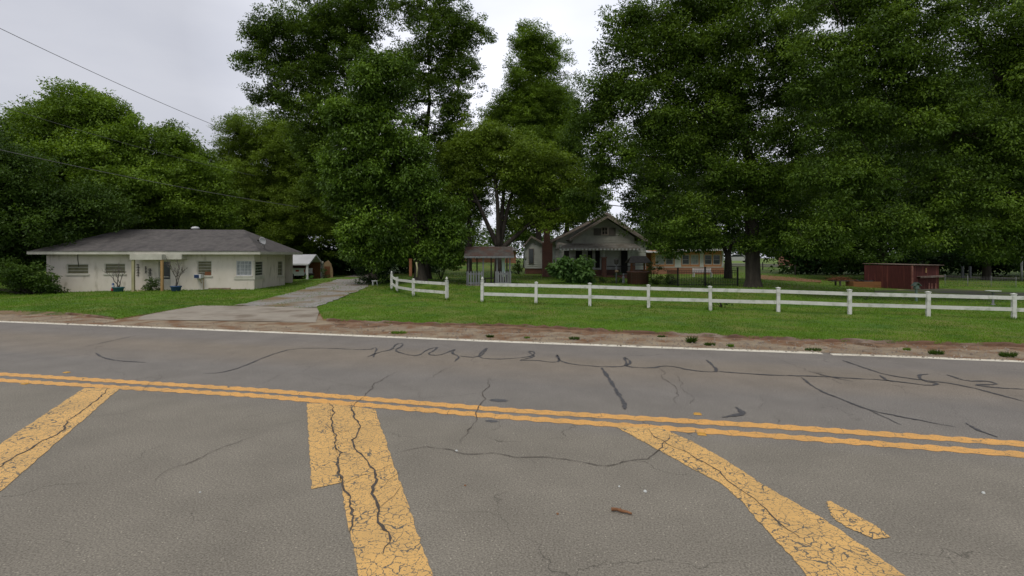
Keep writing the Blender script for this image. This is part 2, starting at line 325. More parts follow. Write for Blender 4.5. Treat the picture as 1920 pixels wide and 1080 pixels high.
# tar seams and open cracks traced along the road
SEAMS = [
 ([(380,700),(410,700),(450,690),(500,668),(550,653),(620,653),(690,657),(708,650),(700,670)], .03),
 ([(690,669),(712,660),(735,656),(742,645),(757,644),(752,651),(738,657),(760,665),(785,668),(800,656),(822,650),(815,657),(800,665),(822,667),(842,660),(855,654),(846,663),(862,668),(853,678)], .04),
 ([(862,668),(895,671),(903,660),(914,651),(908,662),(895,671),(930,674),(968,672),(1000,668),(1003,660),(990,658),(996,664),(1004,669),(968,677),(1000,675),(1045,681),(1050,672),(1042,664),(1049,677),(1075,684),(1130,688)], .04),
 ([(1130,688),(1172,688),(1185,679),(1168,668),(1176,681),(1172,688),(1225,691),(1240,686),(1268,688),(1290,694),(1330,698),(1348,697),(1325,675)], .045),
 ([(1348,697),(1400,701),(1450,704),(1540,706),(1600,710),(1650,712),(1700,718),(1745,724),(1760,719),(1730,715),(1720,703),(1740,702)], .05),
 ([(1515,696),(1560,708),(1600,716)], .03),
 ([(1580,676),(1620,690),(1660,703),(1720,712),(1800,721),(1920,753)], .045),
 ([(1650,704),(1665,716),(1700,717)], .04),
 ([(1775,703),(1815,716),(1850,714),(1875,722),(1820,721),(1870,728),(1920,730)], .05),
 ([(1503,708),(1530,730),(1580,750),(1630,770),(1700,784),(1790,801)], .035),
 ([(1630,770),(1690,797)], .02),
 ([(1810,793),(1830,806),(1870,820)], .035),
 ([(1128,690),(1145,715),(1157,735),(1170,755),(1172,768)], .06),
 ([(1355,783),(1385,778),(1395,775),(1380,764)], .07),
 ([(180,662),(190,670),(215,676),(240,678),(275,680)], .035),
 ([(0,667),(60,660)], .02), ([(160,650),(260,628)], .02),
]
rs = random.Random(3)
def smooth(P):
    for _ in range(1):
        Q = [P[0]]
        for (a, b), (c, d) in zip(P[:-1], P[1:]): Q += [(a*.75+c*.25, b*.75+d*.25), (a*.25+c*.75, b*.25+d*.75)]
        P = Q+[P[-1]]
    return P
for P, w_ in SEAMS:
    q = dense(smooth([RL(*p) for p in P]), .05, .011, rs)
    w2 = [w_*1.12*rs.uniform(.6,1.3)*(.55+.75*abs(math.sin(i*.21+w_*90)))*(.5+.5*min(1, min(i, len(q)-1-i)/4)) for i in range(len(q))]
    ribbon(q, w2, .008, 0, None, 'tar_seam', M['tar'], rs)
CR = [
 ([(745,697),(700,728),(665,768)], .02), ([(917,710),(905,740),(900,760),(880,805),(862,830)], .02),
 ([(740,852),(800,838),(840,843),(870,852),(920,850),(1000,858),(1060,862),(1105,870),(1140,875),(1180,865),(1215,862),(1235,845),(1255,815)], .02),
 ([(850,685),(800,716)], .012), ([(480,818),(430,835),(380,858),(320,880),(290,905)], .014),
 ([(1232,690),(1270,735),(1275,760)], .014), ([(540,708),(560,700),(700,728)], .008),
 ([(205,728),(170,760),(120,800),(0,877),(-120,960)], .035), ([(617,757),(622,800),(628,840),(636,880),(643,915),(655,1000)], .035),
 ([(660,760),(672,810),(690,870),(700,920),(708,972),(718,1040)], .045), ([(1212,803),(1260,838),(1300,858),(1350,885),(1390,920),(1440,960),(1500,1010)], .022),
 ([(30,680),(80,672),(190,663)], .01), ([(575,808),(615,800),(640,812),(700,800)], .014), ([(580,850),(640,832),(700,826)], .01),
 ([(830,785),(842,770),(850,762)], .012), ([(1450,780),(1462,800)], .012), ([(300,702),(270,735)], .012), ([(480,725),(560,690)], .01),
 ([(1260,700),(1280,720),(1285,760)], .01), ([(740,720),(790,735),(800,760)], .008), ([(950,720),(1010,722),(1060,724)], .008),
 ([(1425,740),(1440,755),(1420,770)], .008), ([(770,870),(700,925)], .01), ([(640,910),(690,890),(740,870)], .012), ([(700,960),(740,930),(765,905)], .012),
]
for P, w_ in CR:
    q = dense([RL(*p) for p in P], .07, .014, rs)
    w2 = [w_*.72*rs.uniform(.3, 1.2)*(.35+.65*min(1, min(i, len(q)-1-i)/5)) for i in range(len(q))]
    ribbon(q, w2, .0105, 0, None, 'crack', M['crack'], rs)
for px, py, r1, r2 in ((935,751,.16,.09), (922,790,.1,.05)):
    a, b = RL(px, py); k = 24
    MB().add([(a+r1*math.cos(t*6.283/k)*(1+.12*math.sin(t*2.1)), b+r2*math.sin(t*6.283/k)*(1+.15*math.cos(t*1.7)), .0045) for t in range(k)], [tuple(range(k))]).build('oil_stain', M['oil'], road)

# far ground sheet, lawn, shoulder, kerb, drive
M['earth'] = mat('earth', (.10,.07,.04), (.06,.09,.03), 2, .95)
base = MB().quad((-900,-700,-.9),(900,-700,-.9),(900,900,-.9),(-900,900,-.9)).build('ground', M['earth']); tag(base, kind='structure')
def lawn_material():
    m = mat('lawn_soil_and_turf', (.07,.14,.010), (.10,.19,.016), 1.3, .95, .5, 30, c3=(.14,.16,.03), s3=.35)
    t = m.node_tree; l = t.links.new; p = t.nodes['Principled BSDF']; src = p.inputs['Base Color'].links[0].from_socket
    a = N(t, 'ShaderNodeAttribute', attribute_name='soil'); n = N(t, 'ShaderNodeTexNoise'); n.inputs['Scale'].default_value = 1.6; n.inputs['Detail'].default_value = 7
    tcn = N(t, 'ShaderNodeTexCoord'); l(tcn.outputs['Object'], n.inputs[0])
    ad = N(t, 'ShaderNodeMath', operation='ADD'); l(a.outputs['Fac'], ad.inputs[0]); l(n.outputs[0], ad.inputs[1])
    mr = N(t, 'ShaderNodeMapRange'); mr.inputs[1].default_value = 1.0; mr.inputs[2].default_value = 1.15; l(ad.outputs[0], mr.inputs[0])
    mxn = N(t, 'ShaderNodeMixRGB'); l(mr.outputs[0], mxn.inputs[0]); l(src, mxn.inputs[1]); mxn.inputs[2].default_value = (.23,.125,.07,1); l(mxn.outputs[0], p.inputs['Base Color'])
    return m
ang = np.concatenate([np.linspace(-R(84), -R(48), 40, endpoint=False), np.linspace(-R(48), R(48), 330, endpoint=False), np.linspace(R(48), R(84), 40)])
PXS = 960+F_PX*np.tan(ang)
tt = np.concatenate([[0, .05], np.geomspace(.2, 420, 90)])
E = edge_D(np.clip(PXS, -3900, 4400))
Yg = np.clip(E[:, None]+tt[None, :], 0, None); Xg = (PXS[:, None]-960)/F_PX*Yg
Zg = gz(Xg, Yg)
rn = np.random.default_rng(2)
Zg[:, 1] -= 0; Zg[:, 0] = -.02                                # front face drops down to the shoulder
Zg[:, 2:] += .018*np.sin(Xg[:, 2:]*1.7+np.sin(Yg[:, 2:]*1.1)*2)*np.sin(Yg[:, 2:]*1.9)
nx, ny = Xg.shape
me = bpy.data.meshes.new('lawn')
idx = np.arange(nx*ny).reshape(nx, ny)
fc = np.stack([idx[:-1, :-1], idx[1:, :-1], idx[1:, 1:], idx[:-1, 1:]], -1).reshape(-1, 4)
me.from_pydata(np.stack([Xg, Yg, Zg], -1).reshape(-1, 3).tolist(), [], fc.tolist())
at_ = me.attributes.new('soil', 'FLOAT', 'POINT')
sv = np.clip(.8-tt/.55, 0, .8)[None, :]*np.ones((nx, 1))
sv = np.maximum(sv, .55*np.exp(-((PXS[:, None]-1460)/70)**2)*np.exp(-((Yg-36)/2.5)**2))
sv = np.maximum(sv, .62*np.exp(-((Xg-17)/10)**2)*np.exp(-((Yg-54-(Xg-17)*-.25)/1.1)**2))
at_.data.foreach_set('value', sv.reshape(-1)); me.materials.append(lawn_material())
me.polygons.foreach_set('use_smooth', [True]*len(me.polygons)); me.update()
lawn = bpy.data.objects.new('lawn', me); col.objects.link(lawn); tag(lawn, kind='structure')

M['shoulder'] = mat('dusty_shoulder', (.33,.27,.185), (.23,.18,.125), 1.6, .95, .8, 30, c3=(.19,.105,.055), s3=1.3, f3=.46)
M['drygrass'] = mat('dry_verge', (.17,.115,.06), (.24,.17,.10), 3, .95, .8, 50, c3=(.09,.10,.03), s3=2)
M['concrete'] = mat('concrete_apron', (.34,.305,.25), (.275,.245,.20), 1.4, .9, .4, 40, c3=(.20,.165,.125), s3=.8, f3=.5)
M['gravel'] = mat('gravel', (.34,.33,.31), (.19,.18,.16), 9, .95, .9, 30, c3=(.20,.15,.085), s3=.5, f3=.46)
M['kerbmat'] = mat('clay_stained_kerb', (.18,.10,.06), (.10,.06,.04), 1.6, .95, .8, 25, c3=(.24,.19,.15), s3=.9, f3=.5)
def shoulder_strip():
    mb = MB(); P = list(np.arange(-1500, 3400, 25)); vs = []
    for i, px in enumerate(P):
        f = np.interp(px, [-1500,-300,0,480,960,1300,1540,1920,3400], [540,589,602,621,640,652.5,661,677,732])
        a = G0(px, f); e_ = float(edge_D(px)); b = ((px-960)*(e_+.05)/F_PX, e_+.05)
        vs += [(a[0], a[1], .0025), (a[0]*.5+b[0]*.5, a[1]*.5+b[1]*.5, .02), (b[0], b[1], .055)]
    fs = []
    for i in range(len(P)-1): k = i*3; fs += [(k, k+3, k+4, k+1), (k+1, k+4, k+5, k+2)]
    return tag(mb.add(vs, fs).build('road_shoulder', M['shoulder']), kind='structure')
shoulder_strip()
def clay_band(a, b):
    mb = MB(); P = np.arange(a, b, 9.); vs = []; rk = random.Random(19); wv = .5
    for px in P:
        wv = min(.5, max(.16, wv+rk.uniform(-.08, .08)))
        f = np.interp(px, [-300,0,480,960,1300,1540,1920,3400], [589,602,621,640,652.5,661,677,732]); c = G0(px, f); e_ = float(edge_D(px)); d = ((px-960)*(e_+.02)/F_PX, e_+.02)
        q = (c[0]*wv+d[0]*(1-wv), c[1]*wv+d[1]*(1-wv)); zq = .02+.035*(1-wv)
        vs += [(q[0], q[1], zq-.012), (q[0]*.7+d[0]*.3, q[1]*.7+d[1]*.3, zq+.014), (d[0], d[1], .075)]
    fs = [(i*3+j, i*3+3+j, i*3+4+j, i*3+1+j) for i in range(len(P)-1) for j in range(2)]
    return tag(mb.add(vs, fs).build('clay_verge', M['clay']), kind='structure')
M['clay'] = mat('loose_red_clay', (.165,.085,.045), (.25,.17,.105), 2.2, .95, .9, 30, c3=(.095,.06,.035), s3=2.6, f3=.5)
clay_band(628, 3000)
def kerb(a, b, name='kerb'):
    mb = MB(); P = np.arange(a, b, 12.); vs = []; rk = random.Random(9)
    for px in P:
        e_ = float(edge_D(px)); dx = rk.uniform(-.03, .03); top = EZ+.035+rk.uniform(-.035, .03)
        k = (px-960)/F_PX
        for dd, z in ((-.22, .03), (-.17+dx, top-.02), (-.02+dx, top), (.08+dx, EZ-.01)): vs.append((k*(e_+dd), e_+dd, z))
    fs = [(i*4+j, i*4+4+j, i*4+5+j, i*4+1+j) for i in range(len(P)-1) for j in range(3)]
    o = mb.add(vs, fs).build(name, M['kerbmat']); return tag(o, kind='structure')
kerb(612, 2600); kerb(120, 226)
def verge():
    mb = MB(); P = list(range(-500, 231, 12)); vs = []; rk = random.Random(4)
    for px in P:
        f = np.interp(px, [-500,0,120,230], [569,592,594,599.5]) + rk.uniform(-1.2, 1)
        a = G0(px, f); e_ = float(edge_D(px))
        vs += [(a[0], a[1], .02), ((px-960)*(e_+.08)/F_PX, e_+.08, EZ+.03)]
    return tag(mb.add(vs, [(2*i, 2*i+2, 2*i+3, 2*i+1) for i in range(len(P)-1)]).build('dry_verge', M['drygrass']), kind='structure')
verge()
# concrete apron and gravel drive
def apron():
    mb = MB(); n, k = 26, 10; vs = []
    for i in range(n+1):
        t = i/n
        fx, fy = np.interp(t, [0,1], [205,592]), np.interp(t, [0,.5,1], [600,602.5,605.5])
        bx, by = np.interp(t, [0,1], [372,601]), np.interp(t, [0,1], [572.5,576.5])
        f = G0(fx, fy); D = (CAM_H-EZ-.012)*F_PX/(by-HY); b = ((bx-960)*D/F_PX, D)
        for j in range(k+1):
            s = j/k; vs.append((f[0]+(b[0]-f[0])*s, f[1]+(b[1]-f[1])*s, .024+(EZ-.012)*(s**.8)+.012*math.sin(t*3.1)))
    fs = [(i*(k+1)+j, (i+1)*(k+1)+j, (i+1)*(k+1)+j+1, i*(k+1)+j+1) for i in range(n) for j in range(k)]
    return tag(mb.add(vs, fs).build('driveway_apron', M['concrete']), kind='structure')
apron()
DRL = [(440,573.5),(480,566),(530,554),(585,538),(625,527),(650,519),(668,513)]
DRR = [(590,577.5),(612,570),(640,558),(672,546),(692,535),(704,526),(708,516)]
def drive():
    mb = MB(); n, k = 40, 8; vs = []; rk = random.Random(8)
    for i in range(n+1):
        t = i/n*(len(DRL)-1); a = min(int(t), len(DRL)-2); f = t-a
        l_ = [DRL[a][q]*(1-f)+DRL[a+1][q]*f for q in (0,1)]; r_ = [DRR[a][q]*(1-f)+DRR[a+1][q]*f for q in (0,1)]
        for j in range(k+1):
            s = j/k; x, y, z = GP(l_[0]*(1-s)+r_[0]*s+(rk.uniform(-4,4) if j in (0,k) else 0), l_[1]*(1-s)+r_[1]*s)
            vs.append((float(x), float(y), float(z)+.035-.02*(abs(s-.25)<.1 or abs(s-.75)<.1)))
    fs = [(i*(k+1)+j, i*(k+1)+j+1, (i+1)*(k+1)+j+1, (i+1)*(k+1)+j) for i in range(n) for j in range(k)]
    return tag(mb.add(vs, fs).build('gravel_drive', M['gravel']), kind='structure')
drive()
M['path'] = mat('old_paved_lane', (.085,.08,.065), (.12,.11,.085), 1.5, .95, .4, 30, c3=(.09,.12,.03), s3=.8)
def lane(name, L1, L2, m, off=.03):
    mb = MB(); n = 40; vs = []
    A = np.array(L1, float); B = np.array(L2, float)
    for i in range(n+1):
        t = i/n
        for P in (A, B):
            s = t*(len(P)-1); a = min(int(s), len(P)-2); f = s-a; q = P[a]*(1-f)+P[a+1]*f
            x, y, z = GP(q[0], q[1]); vs.append((float(x), float(y), float(z)+off))
    return tag(mb.add(vs, [(2*i, 2*i+1, 2*i+3, 2*i+2) for i in range(n)]).build(name, m), kind='structure')
lane('paved_lane', [(1640,552),(1760,556),(1900,562),(2100,570)], [(1640,546),(1760,542),(1900,549),(2100,553)], M['path'])
lane('far_road', [(1225,500),(1400,500),(1560,502),(1760,520),(1920,525.5),(2200,533)], [(1225,493),(1400,494),(1560,497.5),(1760,517),(1920,521.5),(2200,528)], M['path'], .06)
lane('clay_bank', [(1425,524),(1480,527),(1540,530)], [(1425,516),(1480,520),(1540,526)], mat('red_clay', (.26,.12,.07), (.18,.12,.05), 1.5, .95), .03)

# ------------------------------------------------------------------ leaves and trees
def leaf_object(name, P, A, Nn, Lh, Wd, tint, m, parent=None):
    n = len(P)
    A = A/np.linalg.norm(A, axis=1, keepdims=True)
    S = np.cross(Nn, A); S /= np.linalg.norm(S, axis=1, keepdims=True)+1e-9
    Nn = np.cross(A, S)
    Lh = Lh[:, None]; Wd = Wd[:, None]
    V = np.stack([P, P+A*Lh*.45+S*Wd/2-Nn*Lh*.04, P+A*Lh-Nn*Lh*.12, P+A*Lh*.45-S*Wd/2-Nn*Lh*.04], 1).reshape(-1, 3)
    me = bpy.data.meshes.new(name)
    me.vertices.add(4*n); me.vertices.foreach_set('co', V.astype(np.float32).ravel())
    me.loops.add(4*n); me.loops.foreach_set('vertex_index', np.arange(4*n, dtype=np.int32))
    me.polygons.add(n); me.polygons.foreach_set('loop_start', np.arange(0, 4*n, 4, dtype=np.int32))
    me.update(calc_edges=True)
    a = me.attributes.new('tint', 'FLOAT', 'FACE'); a.data.foreach_set('value', np.clip(tint, 0, 1).astype(np.float32))
    me.materials.append(m)
    o = bpy.data.objects.new(name, me); col.objects.link(o); o.parent = parent
    return o
def rdir(rng, n):
    v = rng.normal(size=(n, 3)); return v/np.linalg.norm(v, axis=1, keepdims=True)
def foliage(lobes, rng, leafL=.2, dens=170, clump=.7, droop=.3, sub=.55, nsub=14, shell=.45, per=60, asp=.45, flat=.6):
    """lobes: (cx,cy,cz,rx,ry,rz).  Leaves on twigs in clumps, clumps on sub-crowns, sub-crowns on the lobes."""
    Ps, As, Ns, Ts = [], [], [], []; subs = []
    for lb in lobes:
        c = np.array(lb[:3]); r = np.array(lb[3:6])
        area = math.pi*r[0]*r[2]; ns = max(4, int(nsub*(.6+area/40)))
        d = rdir(rng, ns); sc = c+d*r*rng.uniform(.4, .92, (ns, 1)); sr = r*rng.uniform(sub*.6, sub*1.2, (ns, 1))
        sr = np.maximum(sr, .45); subs.append((c, sc))
        nl = area*dens; nc = max(ns*2, int(nl/per)); k = rng.integers(0, ns, nc)
        dc = rdir(rng, nc); cc = sc[k]+dc*sr[k]*rng.uniform(shell, 1.1, (nc, 1))
        cr_ = clump*rng.uniform(.55, 1.25, nc); st = rng.uniform(-.28, .28, ns); ct = rng.uniform(.2, .8, nc)+.15*dc[:, 2]+st[k]  # upper clumps get a lighter tint: light from above put into the leaf colour
        j = rng.integers(0, nc, int(nl)); n = len(j)
        dl = rdir(rng, n); dl[:, 2] = dl[:, 2]*.8+.15
        pos = cc[j]+dl*(cr_[j]*rng.uniform(.2, 1, n)**.6)[:, None]*np.array([1, 1, flat])
        nn = dl*.5+np.array([0, 0, .7])+rng.normal(size=(n, 3))*.45
        ax = dl+rng.normal(size=(n, 3))*.5-np.array([0, 0, droop])
        Ps.append(pos); Ns.append(nn); As.append(ax); Ts.append(ct[j]+rng.normal(size=n)*.08)
    return np.concatenate(Ps), np.concatenate(As), np.concatenate(Ns), np.concatenate(Ts), subs
M['bark'] = mat('bark', (.030,.025,.021), (.062,.053,.043), 5, .95, 1, 14, stretch=(1,1,.25))
M['bark_pale'] = mat('pale_bark', (.10,.085,.07), (.17,.15,.125), 5, .95, 1, 14, stretch=(1,1,.25))
LM = {
 'maple': leaf_mat('maple_leaf', (.060,.105,.010), (.122,.208,.020), (.210,.335,.036)),
 'near': leaf_mat('glossy_leaf', (.036,.073,.009), (.082,.155,.017), (.175,.295,.032), .25, .42),
 'pecan': leaf_mat('pecan_leaf', (.034,.068,.009), (.076,.138,.015), (.155,.250,.028)),
 'yellow': leaf_mat('yellowish_leaf', (.068,.108,.010), (.130,.202,.020), (.215,.320,.038)),
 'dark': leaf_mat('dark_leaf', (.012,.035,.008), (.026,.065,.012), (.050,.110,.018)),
 'wood': leaf_mat('wood_leaf', (.026,.055,.009), (.052,.100,.014), (.095,.170,.024)),
 'grass': leaf_mat('grass_blade', (.095,.170,.012), (.135,.270,.022), (.225,.360,.045), .35, .6),
 'shrub': leaf_mat('big_shrub_leaf', (.050,.110,.028), (.095,.185,.050), (.160,.280,.085)),
 'hosta': leaf_mat('hosta_leaf', (.05,.14,.02), (.09,.22,.03), (.15,.30,.05)),
}
def dry_patches(m):
    t = m.node_tree; l = t.links.new; p = t.nodes['Principled BSDF']; src = p.inputs['Base Color'].links[0].from_socket
    tcn = N(t, 'ShaderNodeTexCoord'); n = N(t, 'ShaderNodeTexNoise'); n.inputs['Scale'].default_value = .55; n.inputs['Detail'].default_value = 7; n.inputs['Roughness'].default_value = .65; l(tcn.outputs['Object'], n.inputs[0])
    mr = N(t, 'ShaderNodeMapRange'); mr.inputs[1].default_value = .5; mr.inputs[2].default_value = .72; mr.inputs[4].default_value = .75; l(n.outputs[0], mr.inputs[0])
    k = N(t, 'ShaderNodeMixRGB'); l(mr.outputs[0], k.inputs[0]); l(src, k.inputs[1]); k.inputs[2].default_value = (.19,.20,.055,1)
    n2 = N(t, 'ShaderNodeTexNoise'); n2.inputs['Scale'].default_value = .9; n2.inputs['Detail'].default_value = 5; mp2 = N(t, 'ShaderNodeMapping'); mp2.inputs['Location'].default_value = (31, 17, 5); l(tcn.outputs['Object'], mp2.inputs[0]); l(mp2.outputs[0], n2.inputs[0])
    m2 = N(t, 'ShaderNodeMapRange'); m2.inputs[1].default_value = .5; m2.inputs[2].default_value = .68; m2.inputs[4].default_value = .7; l(n2.outputs[0], m2.inputs[0])
    k2 = N(t, 'ShaderNodeMixRGB'); l(m2.outputs[0], k2.inputs[0]); l(k.outputs[0], k2.inputs[1]); k2.inputs[2].default_value = (.055,.135,.018,1)
    l(k2.outputs[0], p.inputs['Base Color'])
TREEN = [100]; DENS = 3.3; GROW = 1.14
dry_patches(LM['grass']); dry_patches(bpy.data.materials['lawn_soil_and_turf'])
def tree(name, label, D, basepx, lobes, leaf, trunk_r=.35, fork=None, stems=None, group=None, leafL=.2, dens=170, seed=None, bark='bark', depth=.9, nolimb=False, **kw):
    TREEN[0] += 1; rng = np.random.default_rng(seed or TREEN[0]); rnd = random.Random(seed or TREEN[0])
    b = at(basepx, D); t = thing(name, label, 'tree', b, 0, group); B = np.array(b)
    leafL *= .86; dens *= 1.25; W = []
    for lb in lobes:
        px, py, rx, ry = lb[:4]; dd = lb[4] if len(lb) > 4 else 0; d = D+dd
        c = np.array([(px-960)*d/F_PX, d, CAM_H-(py-HY)*d/F_PX])-B
        a_, b_ = rx*GROW*d/F_PX, ry*GROW*d/F_PX
        W.append((*c, a_, max(a_, b_)*depth, b_))
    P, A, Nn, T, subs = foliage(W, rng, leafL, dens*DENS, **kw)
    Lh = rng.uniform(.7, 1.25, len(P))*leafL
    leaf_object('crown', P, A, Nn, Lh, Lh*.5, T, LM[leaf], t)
    mb = MB()
    fk = fork or (basepx, (HY+lobes[0][1])/2+20)
    fz = CAM_H-(fk[1]-HY)*D/F_PX-b[2]; fx = (fk[0]-960)*D/F_PX-b[0]
    def curve(p, q, r0, r1, n=7, wob=.12, sag=0):
        p = Vector(p); q = Vector(q); L_ = (q-p).length; pts = []; mid = p.lerp(q, .5)+Vector((0, 0, L_*sag))+Vector((rnd.uniform(-1,1), rnd.uniform(-1,1), rnd.uniform(-.3,.6)))*L_*wob
        for i in range(n+1):
            s = i/n; pts.append(p*(1-s)**2+mid*2*s*(1-s)+q*s*s)
        mb.tube(pts, [r0+(r1-r0)*(i/n)**.8 for i in range(n+1)], 8 if r0 > .1 else 5)
        return pts
    top = max(c[2] for c in W)*.8
    if stems:
        roots = []
        for spx, spy in stems:
            q = ((spx-960)*D/F_PX-b[0]+0, rnd.uniform(-1, 1), CAM_H-(spy-HY)*D/F_PX-b[2])
            roots += curve((fx*.4+rnd.uniform(-.1,.1), rnd.uniform(-.1,.1), max(fz, .3)), q, trunk_r*.62, .09, 10, .06)[2:]
        mb.tube([(0,0,-.3),(0,0,.15),(fx*.3,0,fz*.6),(fx*.5,0,fz+.3)], [trunk_r*1.5, trunk_r*1.12, trunk_r*.98, trunk_r*.75], 12)
    else:
        pts = [(0,0,-.3),(0,0,.05),(0,0,.5),(fx*.5,0,fz*.5),(fx,0,fz)]; rr = [trunk_r*1.7, trunk_r*1.35, trunk_r*1.05, trunk_r*.95, trunk_r*.85]
        cx = np.mean([c[0] for c in W]); n = 6
        for i in range(1, n+1):
            s = i/n; pts.append((fx+(cx-fx)*s*.5+rnd.uniform(-.2,.2), rnd.uniform(-.3,.3), fz+(top-fz)*s)); rr.append(trunk_r*(.8-.7*s))
        mb.tube(pts, rr, 12); roots = [Vector(p) for p in pts[4:]]
    nodes = [(p, trunk_r*.5) for p in roots]
    start = Vector(roots[0])
    for c, sc in sorted(subs, key=lambda q: (Vector(q[0])-start).length):
        cv = Vector(c)
        p0, r0 = min(nodes, key=lambda q: (q[0]-cv).length+max(0, q[0].z-cv.z+.3)*1.2)
        r1 = max(.03, r0*.55); P_ = curve(p0, cv, min(r0, .17), r1, 8, .13) if not nolimb else [cv]
        nodes += [(P_[len(P_)//2], r0*.7), (cv, r1)]
        for s in sc[:10]: curve(cv, s, r1*.6, .012, 4, .15)
    mb.build('trunk', M[bark], t)
    return t

tree('broadleaf_tree', 'tall bright green tree with lumpy crown behind the left half of the grey roof', 46, 150,
  [(130,240,70,62),(195,255,60,60),(75,290,60,50),(260,295,55,55),(150,330,120,60),(60,365,80,60),(240,370,90,55),(140,420,110,40),(25,240,22,25),(100,215,40,35),(165,205,32,34),(200,215,25,28)], 'maple', .35, leafL=.26, dens=170, clump=.8)
tree('broadleaf_tree', 'bright green tree with a pointed shoulder over the middle of the grey roof', 50, 330,
  [(325,290,42,48),(365,330,45,42),(300,350,70,50),(395,380,48,52),(340,400,80,45),(322,255,22,22),(350,275,25,25)], 'maple', .3, leafL=.26, dens=170, clump=.75)
tree('broadleaf_tree', 'nearer dark green tree leaning in from the left edge over the roof corner', 37, -60,
  [(-20,300,70,50),(20,340,70,45),(-30,400,90,60),(55,420,60,50),(20,470,50,30),(110,380,70,45,2),(-60,480,50,50),(170,400,60,35,3)], 'wood', .3, leafL=.22, dens=190)
tree('broadleaf_tree', 'yellow-green feathery tree between the bright trees and the tall dark ones', 63, 520,
  [(480,262,65,42),(545,270,55,45),(455,310,50,50),(520,330,75,55),(590,330,60,70),(470,385,60,50),(560,400,80,50),(440,250,28,25),(510,450,70,30),(620,410,50,60)], 'yellow', .3, leafL=.2, dens=230, clump=.6)
tree('pecan_tree', 'tall dark tree throwing a leafy branch to the left against the sky', 46, 700,
  [(560,130,55,35),(600,180,50,55),(490,122,38,20),(500,165,30,25),(535,200,32,26),(640,110,60,55),(570,60,75,45),(640,20,70,40),(500,70,45,30),(590,250,45,50),(640,230,50,60),(600,320,40,50),(650,50,60,35)], 'pecan', .4, leafL=.22, dens=170, clump=.55, depth=.8)
tree('pecan_tree', 'tall open-crowned tree with dark forked limbs showing sky, left of the first sky gap', 46, 800,
  [(810,130,60,40),(860,150,38,50),(780,190,50,45),(860,210,35,40),(740,120,50,50),(800,70,80,40),(830,250,45,35),(770,270,50,40),(865,95,35,40),(740,15,70,35),(830,20,60,35),(880,60,35,35),(860,290,35,25)], 'pecan', .38, fork=(795,330), leafL=.2, dens=130, clump=.5, depth=.8)
tree('broadleaf_tree', 'dense glossy-leaved tree on one short trunk beside the left end of the white fence', 39, 788,
  [(690,170,50,60),(720,225,50,50),(655,230,42,42),(690,290,55,45),(640,300,38,38),(750,300,45,45),(700,350,60,45),(650,370,45,45),(770,360,55,45),(720,415,65,45),(668,430,40,42),(790,420,60,45),(835,420,38,38),(760,465,55,28),(690,478,38,26),(835,462,35,28),(655,465,22,30),(730,140,40,35)],
  'near', .42, fork=(786,470), leafL=.25, dens=190, clump=.7, droop=.7, nsub=11, sub=.5, shell=.65, flat=.7)
tree('broadleaf_tree', 'multi-stemmed tree rising behind the garden shelter, spreading light green crown', 42, 936,
  [(860,300,40,34),(905,285,58,44),(965,285,58,44),(1020,325,46,38),(870,325,38,32),(930,330,60,35),(985,330,45,35),(895,265,28,24),(955,262,26,22),(1010,370,42,35),(860,370,30,25),(1055,390,40,35),(1000,420,40,25),(850,305,25,22),(1090,350,30,35)],
  'yellow', .38, fork=(935,470), stems=[(880,340),(925,300),(950,300),(975,320),(1020,390)], leafL=.2, dens=170, clump=.55)
tree('broadleaf_tree', 'tall narrow pale green tree between the two sky gaps', 56, 1010,
  [(1012,140,50,48),(985,205,62,48),(1030,215,52,48),(1005,275,72,50),(1010,120,38,32),(1055,190,32,38),(945,190,32,36),(1060,250,35,45),(985,165,42,38),(1025,180,35,35),(960,205,38,32),(1040,225,32,38),(990,240,50,40),(925,225,28,28),(1010,290,50,35),(1045,285,28,35),(1015,98,48,36),(1000,70,40,26),(920,260,30,30)],
  'maple', .32, leafL=.2, dens=150, clump=.55)
tree('pecan_tree', 'huge spreading tree on the thickest trunk behind the middle of the long white fence', 35, 1412,
  [(1180,190,55,42),(1130,160,30,22),(1250,170,60,50),(1215,240,60,48),(1120,240,38,42),(1150,290,45,42),(1300,130,70,45),(1320,210,75,55),(1390,150,75,55),(1265,300,60,45),(1400,250,75,55),(1345,320,60,45),(1470,150,70,60),(1490,250,60,55),(1430,340,65,50),(1110,380,45,32,3),(1130,330,38,32,2),
   (1270,390,55,35),(1290,435,50,30),(1255,455,35,22),(1325,455,30,22),(1470,410,60,45),(1450,460,50,26),(1500,335,50,45),(1250,90,60,45),(1350,70,90,50),(1470,80,80,50),(1170,100,45,38),(1130,170,46,34),(1110,215,36,36),(1200,390,36,38,4),(1215,345,40,36,3),(1390,400,50,30),(1240,30,70,40),(1330,5,90,40),(1450,10,90,45),(1180,50,50,35)],
  'pecan', .46, fork=(1408,330), leafL=.2, dens=175, clump=.7, flat=.55, nsub=11, sub=.52, shell=.6)
tree('broadleaf_tree', 'smaller forked tree behind the white garden bench, left of the thickest trunk', 44, 1365,
  [(1345,400,40,35),(1385,410,35,35),(1365,360,45,35),(1390,450,25,18),(1340,445,25,18)], 'wood', .3, fork=(1366,478), stems=[(1345,420),(1385,420)], leafL=.2, dens=150, clump=.5)
